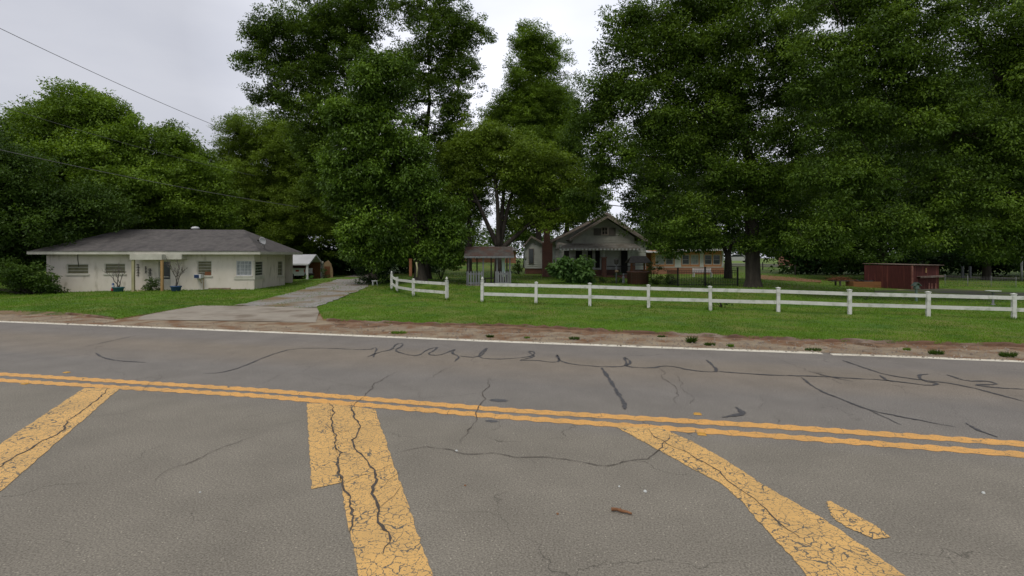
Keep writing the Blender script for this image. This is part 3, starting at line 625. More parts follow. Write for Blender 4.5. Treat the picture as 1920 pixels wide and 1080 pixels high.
tree('pecan_tree', 'vast dark tree filling the right edge with low drooping sprays of leaves', 29, 2080,
  [(1560,150,65,50),(1650,140,75,55),(1760,150,80,60),(1870,150,80,60),(1590,235,65,45),(1690,230,70,50),(1790,250,70,55),(1890,260,70,60),(1560,330,60,40),(1650,330,70,40),(1750,350,70,45),(1850,360,75,50),(1560,410,55,35),(1640,420,60,30),(1720,430,60,32),(1800,440,60,32),(1880,440,60,35),(1560,450,45,25),(1840,465,40,18),
   (1580,75,80,45),(1700,70,90,50),(1830,70,90,50),(1950,150,80,80),(1960,300,80,80),(1950,430,60,50),(1510,450,35,30),(1900,475,40,15),(1560,5,90,40),(1700,0,90,40),(1840,0,90,40),(1960,40,80,60)],
  'pecan', .5, fork=(2070,200), leafL=.19, dens=170, clump=.7, droop=.7, flat=.5, nsub=10, sub=.52, shell=.62)
tree('broadleaf_tree', 'small light green tree beyond the bungalow chimney', 62, 1085, [(1060,395,35,25),(1090,400,35,28),(1040,415,25,22),(1110,380,30,25),(1075,375,25,18)], 'yellow', .2, leafL=.24, dens=130, clump=.5)

tree('broadleaf_tree', 'far light green tree low in the gap left of the garden shelter stems', 80, 868, [(860,420,38,35),(880,450,35,20),(845,390,30,35),(890,395,30,35),(870,350,30,30)], 'maple', .3, leafL=.3, dens=60, clump=.8)
tree('broadleaf_tree', 'far green tree seen between the garden shelter stems and the brick chimney', 76, 985, [(960,430,35,28),(1000,425,35,30),(985,390,40,35),(1015,370,35,35),(970,360,35,35),(1000,330,30,30)], 'pecan', .3, leafL=.3, dens=60, clump=.8)
tree('broadleaf_tree', 'dark leafy tree overhanging the brick chimney of the bungalow', 49, 1062, [(1060,350,40,35),(1040,310,35,40),(1085,320,35,40),(1055,385,45,25),(1020,395,30,25),(1075,270,30,35),(1100,370,40,30)], 'pecan', .28, leafL=.22, dens=150, clump=.6)
tree('broadleaf_tree', 'mid-green tree closing the gap behind the tall open-crowned tree', 60, 880, [(860,300,45,45),(905,270,40,35),(830,330,50,50),(880,340,45,35),(930,250,30,30),(890,380,35,30)], 'wood', .3, leafL=.25, dens=110, clump=.7)
tree('broadleaf_tree', 'mid-distance dark tree standing behind the red shed roof', 52, 1655,
  [(1600,200,70,70),(1700,220,80,70),(1640,300,90,60),(1560,300,60,60),(1740,320,80,60),(1600,390,90,50),(1700,400,90,50),(1650,460,90,35),(1560,450,60,40),(1530,200,50,60)], 'wood', .35, leafL=.3, dens=90, clump=.9)
tree('broadleaf_tree', 'mid-distance dark tree behind the grey posts at the right', 54, 1850,
  [(1800,200,80,70),(1900,200,80,80),(1850,300,110,60),(1780,370,80,60),(1900,390,90,60),(1830,450,100,35),(1940,460,60,35)], 'wood', .35, leafL=.3, dens=90, clump=.9)
tree('broadleaf_tree', 'mid-distance tree filling in behind the right slope of the bungalow roof', 74, 1245,
  [(1240,330,60,50),(1300,300,60,60),(1260,400,60,50),(1230,440,35,35),(1200,300,30,40),(1310,380,50,50),(1245,250,50,40),(1350,230,60,60),(1270,450,50,25)], 'wood', .3, leafL=.28, dens=90, clump=.8)

def woodland(name, pts, leaf, leafL, dens, seed, label=None):
    rng = np.random.default_rng(seed); W = []
    for px, py, rx, ry, D in pts:
        W.append(((px-960)*D/F_PX, D, CAM_H-(py-HY)*D/F_PX, rx*D/F_PX, rx*D/F_PX*.6, ry*D/F_PX))
    P, A, Nn, T, s = foliage(W, rng, leafL, dens, clump=leafL*4, nsub=10)
    keep = P[:, 2] > -.6
    P, A, Nn, T = P[keep], A[keep], Nn[keep], T[keep]
    Lh = rng.uniform(.7, 1.3, len(P))*leafL
    o = leaf_object(name, P, A, Nn, Lh, Lh*.6, T, LM[leaf]); tag(o, label, 'woodland', None, 'stuff'); return o
rw = random.Random(12); pts = []
for px in range(-420, 760, 42):
    D = rw.uniform(68, 74); pts.append((px, rw.uniform(400, 440), 50, 62, D)); pts.append((px+20, rw.uniform(475, 490), 50, 36, D-2))
    pts.append((px+10, rw.uniform(330,370) if px > 250 or px < 0 else 350, 45, 45, D+4))
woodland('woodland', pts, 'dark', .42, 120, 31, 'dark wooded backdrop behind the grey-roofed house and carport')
pts = []
for px in range(1470, 2500, 44):
    D = rw.uniform(64, 72); pts.append((px, rw.uniform(400, 430), 50, 55, D)); pts.append((px+20, rw.uniform(478, 488), 45, 28, D-2)); pts.append((px, 340, 55, 50, D+3))
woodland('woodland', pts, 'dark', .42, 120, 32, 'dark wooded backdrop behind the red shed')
pts = []
for px in range(700, 1520, 34):
    D = rw.uniform(110, 135); pts.append((px, rw.uniform(448, 462), 28, 20, D)); pts.append((px+15, rw.uniform(468, 474), 26, 14, D-5))
for px in range(1170, 1400, 22): pts.append((px, rw.uniform(438, 450), 22, 26, 84))
woodland('woodland', pts, 'wood', .6, 26, 33, 'far tree line showing between the trunks and above the bungalow')
pts = []
for px in range(700, 880, 30): pts.append((px, rw.uniform(440,460), 26, 22, 62)); pts.append((px, 480, 24, 14, 60))
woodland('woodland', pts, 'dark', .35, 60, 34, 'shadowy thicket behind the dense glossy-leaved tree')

def shrub(name, label, lobes, D, leaf, leafL=.12, dens=500, clump=.25, cat='shrub', grp=None, stems=5, **kw):
    TREEN[0] += 1; rng = np.random.default_rng(TREEN[0]); px0 = lobes[0][0]; b = at(px0, D); t = thing(name, label, cat, b, 0, grp); W = []
    for px, py, rx, ry in lobes:
        W.append(((px-960)*D/F_PX-b[0], 0, CAM_H-(py-HY)*D/F_PX-b[2], rx*D/F_PX, rx*D/F_PX*.8, ry*D/F_PX))
    P, A, Nn, T, s = foliage(W, rng, leafL, dens, clump=clump, nsub=8, sub=.45, per=40, **kw)
    k = P[:, 2] > .0; P, A, Nn, T = P[k], A[k], Nn[k], T[k]
    Lh = rng.uniform(.7, 1.3, len(P))*leafL
    leaf_object('foliage', P, A, Nn, Lh, Lh*.6, T, LM[leaf], t)
    mb = MB(); rnd = random.Random(TREEN[0])
    for c, sc in s:
        for q in sc[:stems]: mb.tube([(rnd.uniform(-.1,.1), rnd.uniform(-.1,.1), -.1), (q[0]*.5, q[1]*.5, q[2]*.45), tuple(q)], [.03, .02, .01], 5)
    mb.build('stems', M['bark'], t)
    return t
shrub('hedge', 'wide dark hedge against the left corner of the cream house', [(60,525,50,30),(20,520,50,36),(92,530,22,20),(-30,515,60,40),(75,535,36,18),(35,535,40,18)], 34.5, 'wood', .13, 800, .35)
shrub('big_leaf_shrub', 'broad light-leaved shrub in front of the bungalow porch', [(1076,503,40,30),(1094,505,28,24),(1056,507,26,22),(1076,492,30,22),(1078,517,44,15)], 39.5, 'shrub', .30, 260, .45, droop=.6)
shrub('round_bush', 'rounded dark bush between the wishing well and the black metal fence', [(1226,508,20,18),(1232,525,24,14)], 39.5, 'wood', .09, 700, .2)
shrub('round_bush', 'dark bush below the dense tree at the end of the gravel drive', [(700,508,26,22),(715,520,26,16),(680,515,16,14)], 40, 'dark', .12, 480, .25)
shrub('round_bush', 'dark bush to the right of the dense tree trunk', [(826,492,22,20),(840,480,24,16)], 46, 'dark', .12, 450, .25)
shrub('round_bush', 'clipped evergreen in the shade of the cream house porch', [(282,533,9.5,9),(280,536,8,7)], 36, 'wood', .08, 3000, .12)
shrub('hosta_clump', 'low bright leafy clump at the foot of the carport post', [(592,527,16,6),(578,528,9,5)], 49, 'hosta', .16, 420, .2, cat='plant')
shrub('flower_bush', 'thin upright shrub in front of the tan shed', [(606,515,9,13)], 50, 'wood', .1, 420, .2)
shrub('round_bush', 'dark bush left of the bungalow side wing', [(972,498,14,16),(965,508,12,10)], 52, 'wood', .12, 400, .25)
shrub('low_shrub', 'low dark shrub behind the black metal fence', [(1324,533,12,6),(1316,536,8,4)], 38.5, 'dark', .09, 520, .15)
shrub('low_shrub', 'low dark shrub under the leftmost black fence panel', [(1262,530,15,10)], 38.5, 'dark', .09, 520, .15)
shrub('low_shrub', 'bushy weed behind the white fence, right of the black metal fence', [(1355,572,16,9),(1348,562,10,8)], 25.3, 'wood', .07, 700, .15)
shrub('low_shrub', 'dark foundation shrub in front of the bungalow porch steps', [(1155,526,26,10),(1130,527,16,8)], 41, 'dark', .09, 520, .18)
shrub('low_shrub', 'small leafy plant between the white fence and the wooden planter box', [(1622,556,15,5)], 30, 'wood', .07, 500, .12)
shrub('seedling', 'little green seedling in the lawn of the cream house', [(276,568,6,4)], 28.4, 'hosta', .06, 500, .1, cat='plant')
# weeds at the road edge
for i, (px, py, rx, ry, lab) in enumerate([(748,623,14,3,'flat tuft of weeds on the white edge line below the left fence'),(1077,634,8,3.5,'weed tuft on the shoulder just right of the picture middle'),(919,630,6,3,'small weed tuft on the shoulder left of the picture middle'),
   (988,633,4,2,'tiny weed sprig at the road edge'),(1297,636,5,8,'tallest upright weed on the road shoulder'),(1331,645,8,3.5,'low weed tuft just right of the tallest shoulder weed'),(1369,648,5,3,'small round weed on the shoulder'),(1525,655,14,3,'spreading weed patch where the white edge line breaks'),
   (1755,660,12,5,'bushy weed on the shoulder below the red shed'),(1700,655,5,3,'small weed left of the bushy shoulder weed'),(1890,664,12,6,'weed at the right end of the shoulder'),(1240,631,6,3,'weed tuft against the clay kerb')]):
    D = CAM_H*F_PX/(py+ry-HY); TREEN[0] += 1; rng = np.random.default_rng(TREEN[0]); n = 260
    th_ = rng.uniform(0, 6.28, n); rr = rng.uniform(0, 1, n)**.5*rx*D/F_PX
    P = np.stack([rr*np.cos(th_), rr*np.sin(th_)*.6, np.zeros(n)], 1); A = np.stack([np.cos(th_)*.5, np.sin(th_)*.5, np.ones(n)], 1)+rng.normal(size=(n, 3))*.3; A[:, 2] = abs(A[:, 2])
    o = leaf_object('weed_tuft', P, A, rng.normal(size=(n, 3)), rng.uniform(.4, 1.3, n)*ry*1.7*D/F_PX, np.full(n, .018), rng.uniform(.1, .9, n), LM['wood' if i % 3 else 'grass'])
    o.location = ((px-960)*D/F_PX, D, .01); tag(o, lab, 'weed', 'weeds along the road edge')

# grass blades over the lawn
def grass():
    rng = np.random.default_rng(77); n = 330000
    px = rng.uniform(-260, 2180, n); e = edge_py(px); u = rng.uniform(0, 1, n)**1.1
    py = (e+5)-(e+5-512)*u
    x, y, z = GP(px, py)
    ok = (y < 75) & (y > edge_D(px)-.14+.12*np.sin(px*.11)*np.sin(px*.037))
    # keep clear of apron and gravel drive
    L0 = np.interp(py, [513,519,527,538,554,566,573.5], [668,650,625,585,530,480,440]); R0 = np.interp(py, [516,526,535,546,558,570,577.5], [708,704,692,672,640,612,590])
    mid = (px-L0)/(R0-L0)
    indrive = (py < 577) & (px > L0-3) & (px < R0+3) & (rng.uniform(0, 1, n) > np.where(abs(mid-.5) < .1, .5, np.where((mid < .1) | (mid > .9), .45, .04)))
    bare = np.sin(x*1.3+2*np.sin(y*.9))*np.sin(y*1.1+x*.4)
    ok &= ~indrive & ~((bare > .8) & (rng.uniform(0, 1, n) < .5)) & ~((px > 1640) & (py > 541) & (py < 559) & (y > 24))
    x, y, z = x[ok], y[ok], z[ok]
    ex = [at(a, d, b)[:2] for a, b, d in ((734,543,36),(744,550,35),(775,557,31),(838,563.5,28.2),(904,567,26.2),(1005,570,25.7),(1106,573,25.3),(1216,577,24.8),(1332,580.5,24.3),(1459,584,23.8),(1593,589,23.2),(1740,594,22.6),(1901,599,21.9))]
    for a, b in ex:
        k = 160; th = rng.uniform(0, 6.28, k); q = .07+abs(rng.normal(size=k))*.07; xa, ya = a+q*np.cos(th), b+q*np.sin(th)
        x = np.concatenate([x, xa]); y = np.concatenate([y, ya]); z = np.concatenate([z, gz(xa, ya)])
    n = len(x); foot = np.zeros(n); foot[-160*len(ex):] = 1
    P = np.stack([x, y, z-.01], 1); A = rng.normal(size=(n, 3))*.45+np.array([0, 0, 1]); Nn = rng.normal(size=(n, 3))
    patch = .45+.22*np.sin(x*.55+1.3*np.sin(y*.5))*np.sin(y*.7+.3*x)+.12*np.sin(x*3.1)*np.sin(y*2.7)
    h = rng.uniform(.03, .085, n)*(1+1.1*foot)*(1+.5*np.clip(patch-.5, -.3, .5)); wd = .011*np.clip(y/16, .8, 2.4)
    o = leaf_object('grass', P, A, Nn, h*np.clip(y/22, 1, 1.6), wd*1.3, patch+rng.normal(size=n)*.2, LM['grass'])
    tag(o, 'short mown green grass', 'grass', None, 'stuff')
grass()

# ------------------------------------------------------------------ object materials
M['vinyl'] = mat('white_vinyl', (.68,.68,.65), (.55,.555,.52), 2, .5, c3=(.40,.43,.35), s3=4, f3=.54)
M['stucco'] = mat('cream_block_paint', (.69,.635,.56), (.61,.56,.48), 1.3, .9, .6, 50, c3=(.40,.36,.28), s3=2.6, f3=.57, stretch=(1,1,.4))
M['stain'] = mat('weathered_base', (.33,.25,.16), (.14,.12,.09), 5, .95)
M['cream'] = mat('cream_trim', (.56,.55,.47), (.46,.45,.38), 2, .7)
M['shingle'] = mat('grey_shingle', (.092,.086,.083), (.13,.12,.115), 3, .95, .9, 30, stretch=(1,1,1), c3=(.075,.07,.07), s3=1.1, f3=.52)
M['oldshingle'] = mat('mossy_shingle', (.10,.085,.07), (.16,.145,.13), 5, .95, .8, 25, c3=(.07,.05,.04), s3=1.5)
M['moss'] = mat('dark_mossy_shingle', (.055,.05,.045), (.095,.085,.075), 5, .95, .8, 25, c3=(.08,.045,.035), s3=1.5)
M['glass'] = mat('window_glass', (.035,.045,.048), (.06,.075,.075), 2, .12, spec=.6)
M['blind'] = mat('drawn_blind', (.19,.185,.11), (.12,.115,.07), 3, .6)
M['curtain'] = mat('pale_curtain', (.45,.47,.47), (.22,.24,.25), 6, .7, stretch=(3,1,.3))
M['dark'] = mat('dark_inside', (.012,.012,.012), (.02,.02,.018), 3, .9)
M['greywood'] = mat('weathered_grey_wood', (.215,.225,.23), (.14,.15,.155), 6, .9, stretch=(1,1,.2))
M['greydark'] = mat('dark_weathered_wood', (.07,.065,.06), (.11,.10,.09), 6, .9)
M['tanwood'] = mat('tan_lumber', (.42,.27,.12), (.34,.21,.09), 4, .8, stretch=(1,1,.2))
M['palegreen'] = mat('treated_post', (.40,.38,.22), (.32,.30,.17), 3, .8)
M['white'] = mat('white_metal', (.62,.63,.64), (.54,.55,.56), 1, .45)
M['whitesiding'] = mat('white_siding', (.60,.62,.59), (.50,.52,.50), 2, .75, c3=(.28,.30,.27), s3=2, f3=.6)
M['greysiding'] = mat('grey_gable_siding', (.38,.38,.34), (.29,.29,.26), 2, .85)
M['awning'] = mat('weathered_awning', (.24,.22,.18), (.16,.145,.12), 3, .8, c3=(.28,.27,.24), s3=2)
M['trim'] = mat('weathered_trim', (.22,.18,.15), (.30,.27,.24), 4, .8)
M['brickred'] = brick_mat('red_brick', (.19,.062,.04), (.13,.045,.032), (.20,.16,.13))
M['brickfar'] = brick_mat('orange_brick', (.36,.14,.075), (.28,.10,.055), (.34,.27,.2))
M['orange'] = mat('orange_cedar', (.56,.29,.15), (.45,.21,.10), 4, .8, stretch=(3,1,.3))
M['brownwall'] = mat('brown_panel', (.24,.10,.045), (.17,.07,.035), 3, .85)
M['truckwhite'] = mat('white_car_paint', (.62,.64,.66), (.58,.60,.62), 1, .25, spec=.5)
M['tyre'] = mat('tyre_rubber', (.018,.018,.018), (.03,.03,.03), 9, .9)
M['rim'] = mat('grey_rim', (.25,.25,.26), (.2,.2,.2), 4, .35, metal=.6)
M['blackmetal'] = mat('black_metal', (.012,.012,.013), (.02,.02,.02), 5, .45)
M['redbarn'] = mat('faded_barn_red', (.115,.032,.029), (.07,.023,.021), 5, .9, stretch=(4,4,.3), c3=(.22,.07,.055), s3=1.4, f3=.55)
M['redpale'] = mat('worn_pink_board', (.34,.17,.13), (.20,.07,.055), 5, .9)
M['tin'] = mat('rusty_tin', (.30,.25,.22), (.16,.10,.075), 3, .6, metal=.2)
M['teal'] = mat('teal_glaze', (.02,.12,.15), (.02,.08,.11), 4, .35, spec=.5)
M['blueg'] = mat('blue_glaze', (.02,.07,.19), (.015,.05,.13), 4, .35, spec=.5)
M['bluepanel'] = mat('blue_panel', (.02,.05,.13), (.02,.035,.09), 4, .5)
M['twig'] = mat('grey_twig', (.10,.09,.08), (.16,.14,.12), 9, .9)
M['black'] = mat('black_iron', (.02,.02,.02), (.035,.033,.03), 5, .6)
M['planter'] = mat('planter_timber', (.36,.17,.07), (.25,.115,.05), 4, .9, stretch=(.3,.3,3))
M['tarp'] = mat('black_tarp', (.015,.016,.018), (.03,.03,.032), 8, .5)
M['patina'] = mat('green_patina', (.13,.22,.18), (.20,.24,.20), 5, .8)
M['redcloth'] = mat('red_cloth', (.35,.03,.03), (.28,.02,.02), 3, .8)
M['tan'] = mat('tan_sheeting', (.42,.30,.17), (.34,.235,.13), 2, .7)
M['paleblue'] = mat('pale_blue_cloth', (.35,.50,.52), (.45,.5,.3), 3, .8)
M['reddirt'] = mat('terracotta', (.35,.13,.07), (.28,.10,.06), 4, .9)
M['wire'] = mat('wire', (.10,.10,.10), (.14,.14,.14), 1, .6)
M['amber'] = mat('yellow_marker', (.60,.33,.06), (.5,.27,.05), 20, .4)
M['stick'] = mat('snapped_stick', (.16,.075,.035), (.28,.14,.07), 20, .9, stretch=(1,1,1))

# ------------------------------------------------------------------ white rail fences
def rail_fence(name, label, posts, H, group=None):
    """posts: (px, base_py, D, finial).  parts: post (> cap), rail"""
    b = at(posts[0][0], posts[0][2], posts[0][1]); t = thing(name, label, 'fence', b, 0, group)
    Q = [Vector(at(p[0], p[2], p[1]))-Vector(b) for p in posts]
    rf = random.Random(6)
    for i, (q, p) in enumerate(zip(Q, posts)):
        d = (Q[min(i+1, len(Q)-1)]-Q[max(i-1, 0)]); d.z = 0; d.normalize(); n_ = Vector((-d.y, d.x, 0))
        wv = .068; lean = rf.uniform(-.02, .02)
        mb = MB(); hh = H+(.02 if p[3] else 0)
        mb.beam(q+Vector((0,0,-.15)), q+Vector((lean, 0, hh)), .136, .136, up=tuple(n_))
        po = mb.build('post', M['vinyl'], t)
        c = MB(); top = q+Vector((lean, 0, hh))
        if p[3]:
            c.box(top.x-.085, top.x+.085, top.y-.085, top.y+.085, top.z, top.z+.025)
            c.lathe([(.045,.025),(.035,.045),(.055,.07),(.072,.10),(.06,.14),(.03,.18),(.008,.215)], tuple(top), 10)
        else:
            a = .084; z0 = top.z; c.box(top.x-a, top.x+a, top.y-a, top.y+a, z0, z0+.02)
            c.add([(top.x-a,top.y-a,z0+.0205),(top.x+a,top.y-a,z0+.0205),(top.x+a,top.y+a,z0+.0205),(top.x-a,top.y+a,z0+.0205),(top.x,top.y,z0+.055)], [(0,1,4),(1,2,4),(2,3,4),(3,0,4)])
        c.build('cap', M['vinyl'], po)
    for a, b2 in zip(Q[:-1], Q[1:]):
        d = (b2-a).normalized()
        for z in (H*.86, H*.40):
            mb = MB(); s1 = rf.uniform(-.012, .012); mb.beam(a+d*.069+Vector((0,0,z+s1)), b2-d*.069+Vector((0,0,z+rf.uniform(-.012,.012))), .045, .15)
            mb.build('rail', M['vinyl'], t)
    return t
rail_fence('rail_fence', 'short curving white two-rail fence left of the gap', [(734,543,36,1),(744,550,35,0),(775,557,31,0),(838,563.5,28.2,1)], 1.03)
X0, D0, X1, D1 = 904, 26.2, 1901, 21.9
mp_ = [(904,567,1),(1005,570,0),(1106,573,0),(1216,577,0),(1332,580.5,0),(1459,584,0),(1593,589,0),(1740,594,0),(1901,599,0),(2083,604,0)]
A0 = Vector(((X0-960)*D0/F_PX, D0)); A1 = Vector(((X1-960)*D1/F_PX, D1)); dd_ = A1-A0
PP = []
for px, py, fi in mp_:
    k = (px-960)/F_PX; s = (k*A0.y-A0.x)/(dd_.x-k*dd_.y); PP.append((px, py, A0.y+dd_.y*s, fi))
rail_fence('rail_fence', 'long straight white two-rail fence crossing the lawn to the right edge', PP, 1.03)

# ------------------------------------------------------------------ walls with openings
def holed_wall(mb, u0, u1, z0, z1, holes, y=0, depth=.14, m=0, axis='x', flip=False):
    us = sorted({u0, u1} | {h[i] for h in holes for i in (0, 1)}); zs = sorted({z0, z1} | {h[i] for h in holes for i in (2, 3)})
    P = (lambda u, v, z: (u, v, z)) if axis == 'x' else (lambda u, v, z: (v, u, z))
    for a, b in zip(us[:-1], us[1:]):
        for c, d in zip(zs[:-1], zs[1:]):
            if any(h[0] <= (a+b)/2 <= h[1] and h[2] <= (c+d)/2 <= h[3] for h in holes): continue
            mb.quad(P(a,y,c), P(b,y,c), P(b,y,d), P(a,y,d), m)
    s = depth
    for a, b, c, d in holes:
        for q in (((a,c),(b,c)),((b,c),(b,d)),((b,d),(a,d)),((a,d),(a,c))):
            (p, z), (r, w_) = q; mb.quad(P(p,y,z), P(p,y+s,z), P(r,y+s,w_), P(r,y,w_), m)
def window(parent, u0, u1, z0, z1, y, cols, rows, fm, pane, axis='x', inn=1, ft=.05, sill=True, mt=.025, name='window'):
    """frame in the opening with muntins, pane behind; y is the wall face, inn the inward direction"""
    P = (lambda a, b, c, d, e, f: (a, b, c, d, e, f)) if axis == 'x' else (lambda a, b, c, d, e, f: (c, d, a, b, e, f))
    mb = MB(); ya, yb = y+inn*.03, y+inn*.08
    mb.box(*P(u0, u1, ya, yb, z0, z0+ft)); mb.box(*P(u0, u1, ya, yb, z1-ft, z1)); mb.box(*P(u0, u0+ft, ya, yb, z0+ft, z1-ft)); mb.box(*P(u1-ft, u1, ya, yb, z0+ft, z1-ft))
    for i in range(1, cols): u = u0+(u1-u0)*i/cols; mb.box(*P(u-mt/2, u+mt/2, ya+inn*.012, yb-inn*.005, z0+ft, z1-ft))
    for j in range(1, rows): z = z0+(z1-z0)*j/rows; mb.box(*P(u0+ft, u1-ft, ya+inn*.017, yb-inn*.008, z-mt/2, z+mt/2))
    o = mb.build(name, fm, parent)
    MB().box(*P(u0+.01, u1-.01, y+inn*.10, y+inn*.11, z0+.01, z1-.01)).build('pane', pane, o)
    if sill: MB().box(*P(u0-.06, u1+.06, y-inn*.06, y+inn*.028, z0-.09, z0-.003)).build('sill', M['cream'], o)
    return o

# ------------------------------------------------------------------ cream block house
TH = math.atan2(1.0, 13.8)
X_, Y_ = (87-960)*36.5/F_PX, 36.5
FR = Frame(X_, Y_, CAM_H-68*.0365, TH)
hz = FR.Z
h = thing('block_house', 'low cream painted block house with a grey hipped roof and corner windows', 'house', (X_, Y_, hz), TH)
WL = FR.front(477)[0]; Zt = FR.front(280, 476)[1]; SD = FR.side(534, u=WL)[0]
def fr(x0, x1, y0, y1):
    u0, z1 = FR.front(x0, y0); u1, z0 = FR.front(x1, y1); return [u0, u1, z0, z1]
w1, w2, w3, w4 = fr(125,166,495,514), fr(196,235,494,513), fr(370,397,489,517), fr(443,472,489,517)
dr = fr(297,320,489,543); dr[2] = .12
s1 = [FR.side(479,u=WL)[0], FR.side(494,u=WL)[0], FR.side(486,517,WL)[1], FR.side(486,490,WL)[1]]
s2 = [FR.side(521,u=WL)[0], FR.side(530.5,u=WL)[0], FR.side(526,517,WL)[1], FR.side(526,489.5,WL)[1]]
mb = MB(); holed_wall(mb, 0, WL, -.4, Zt, [w1, w2, w3, w4, dr], 0, .14)
holed_wall(mb, 0, SD, -.4, Zt, [s1, s2], WL, -.14, axis='y')
mb.quad((0,0,-.4),(0,0,Zt),(0,8,Zt),(0,8,-.4)); mb.quad((WL,SD,-.4),(WL-.8,SD,-.4),(WL-.8,SD,Zt),(WL,SD,Zt)); mb.quad((0,8,-.4),(0,8,Zt),(WL,8,Zt),(WL,8,-.4)); mb.quad((WL-.8,SD,-.4),(WL-.8,8,-.4),(WL-.8,8,Zt),(WL-.8,SD,Zt))
mb.build('wall', M['stucco'], h)
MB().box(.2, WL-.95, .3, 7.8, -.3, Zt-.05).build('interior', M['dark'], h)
for wd, c_, r_, pn, fm in ((w1,1,3,'blind','cream'),(w2,1,3,'blind','cream'),(w3,1,5,'blind','cream'),(w4,4,4,'curtain','white')):
    window(h, *wd, 0, c_, r_, M[fm], M[pn])
window(h, *s1, WL, 1, 5, M['cream'], M['glass'], 'y', -1); window(h, *s2, WL, 1, 4, M['cream'], M['blind'], 'y', -1)
tag(MB().box(w3[0]+.5, w3[1]-.06, .02, .06, w3[2]+.03, w3[2]+.28).build('window_board', M['brownwall'], h), 'brown board beside the air conditioner')
MB().tube([(w3[0]+.42,-.02,w3[2]-.15),(w3[0]+.44,-.02,.1)], .018, 5).build('rust_streak', M['tanwood'], h)  # thin raised streak standing for the rust stain below the window
# raised surround bands of the corner window and plinth stain
mb = MB(); zb = w4[2]-.16
mb.box(w4[0]-.15, WL+.05, -.05, -.003, zb-.10, zb+.06); mb.box(WL+.003, WL+.05, 0, s1[1]+.1, zb-.10, zb+.06); mb.box(WL-.10, WL+.03, -.035, .08, zb+.06, s1[3]+.05); mb.build('corner_band', M['cream'], h)
MB().box(WL-3.4, WL-.5, -.035, -.003, -.2, .17).box(WL-3.1, WL-1.6, -.03, -.003, .17, .25).build('plinth', M['stain'], h)
d = MB().box(dr[0], dr[0]+.06, .03, .09, dr[2], dr[3]).box(dr[1]-.06, dr[1], .03, .09, dr[2], dr[3]).box(dr[0]+.06, dr[1]-.06, .03, .09, dr[3]-.08, dr[3]).box(dr[0]+.06, dr[1]-.06, .03, .09, 1.0, 1.06).box(dr[0]+.06, dr[1]-.06, .03, .085, dr[2], dr[2]+.75).build('screen_door', M['cream'], h)
MB().box(dr[0]+.06, dr[1]-.06, .095, .105, dr[2], dr[3]-.08).build('pane', M['glass'], d); MB().box(dr[1]-.12, dr[1]-.09, -.02, .03, 1.02, 1.18).build('handle', M['blackmetal'], d)
# hipped roof
oh = .62; ze = FR.front(280, 473.5)[1]+.0; zr = CAM_H-(432-HY)*(Y_+4.6)/F_PX-hz
rl = FR.front(231, v=4.2)[0]; rr_ = FR.front(457, v=4.2)[0]
L0, L1, Dp = -.75, WL+.62, 8.6
c = [(L0,-oh,ze),(L1,-oh,ze),(L1,Dp,ze),(L0,Dp,ze),(rl,4.2,zr),(rr_,4.2,zr)]
mb = MB(); up = [(a, b, z+.07) for a, b, z in c]
mb.add(up, [(0,1,5,4),(1,2,5),(2,3,4,5),(3,0,4)])
roof = mb.build('roof', M['shingle'], h)
MB().box(L0+.02, L1-.02, -oh+.02, Dp-.02, ze-.03, ze).build('soffit', M['cream'], h)
fa = .13; MB().box(L0, L1, -oh-.025, -oh+.015, ze-fa, ze+.075).box(L1-.015, L1+.03, -oh, Dp, ze-fa, ze+.072).box(L0-.03, L0+.015, -oh, Dp, ze-fa, ze+.072).build('fascia', M['cream'], h)
MB().box(L0-.01, L1+.01, -oh-.06, -oh+.05, ze+.076, ze+.10).build('drip_edge', M['shingle'], roof)
vu = FR.front(365, v=4.5)[0]; MB().lathe([(.16,-.2),(.16,.1),(.30,.12),(.30,.2),(.2,.28),(.05,.31)], (vu, 4.6, zr+.02), 14).build('roof_vent', M['white'], roof)
# porch: canopy, slab, posts
c0, c1 = FR.front(244, v=-1.1)[0], FR.front(304, v=-1.1)[0]; zc = FR.front(270, 487, -1.1)[1]
MB().box(c0, c1, -1.15, -.003, zc, ze-fa-.004).box(c1, c1+1.05, -.7, -.003, zc+.02, ze-fa-.004).build('porch_canopy', M['cream'], h)
MB().box(c0-.1, c1+.2, -1.25, -.003, -.3, .10).build('porch_slab', M['tan'], h)
p0, p1 = FR.front(249.5, v=-1.05)[0], FR.front(303.5, v=-1.05)[0]
MB().box(p0-.08, p0+.08, -1.1, -.95, .10, zc).build('porch_post', M['palegreen'], h)
tag(MB().box(p1-.075, p1+.075, -1.1, -.95, .10, zc).build('porch_post', M['tanwood'], h), 'orange-tan timber porch post')
MB().box(p1-1.1, p1-1.07, -1.0, -.1, .5, .53).build('porch_rail', M['cream'], h)
MB().tube([(.95+FR.front(118)[0]*0+FR.front(119)[0], -.03, Zt), (FR.front(119)[0]+.95, -.03, Zt-.4), (FR.front(121)[0]+.95, -.03, Zt-.9)], .02, 5).build('cable', M['black'], h)
def on_house(u, v, z): return (X_+u*math.cos(TH)-v*math.sin(TH), Y_+u*math.sin(TH)+v*math.cos(TH), hz+z)
# air conditioner
a0 = fr(369,382,514,521.5); t = thing('air_conditioner', 'small window air conditioner under the slatted window of the cream house', 'air conditioner', on_house((a0[0]+a0[1])/2, -.25, a0[2]), TH)
wv = (a0[1]-a0[0])/2
MB().box(-wv, wv, -.16, .24, 0, a0[3]-a0[2]).build('casing', M['white'], t); MB().box(-wv+.03, wv-.12, -.175, -.163, .03, a0[3]-a0[2]-.03).build('grille', M['bluepanel'], t)
MB().beam((wv*.5,-.1,0),(wv*.5,.2,-.35),.03,.03).build('bracket', M['tanwood'], t)
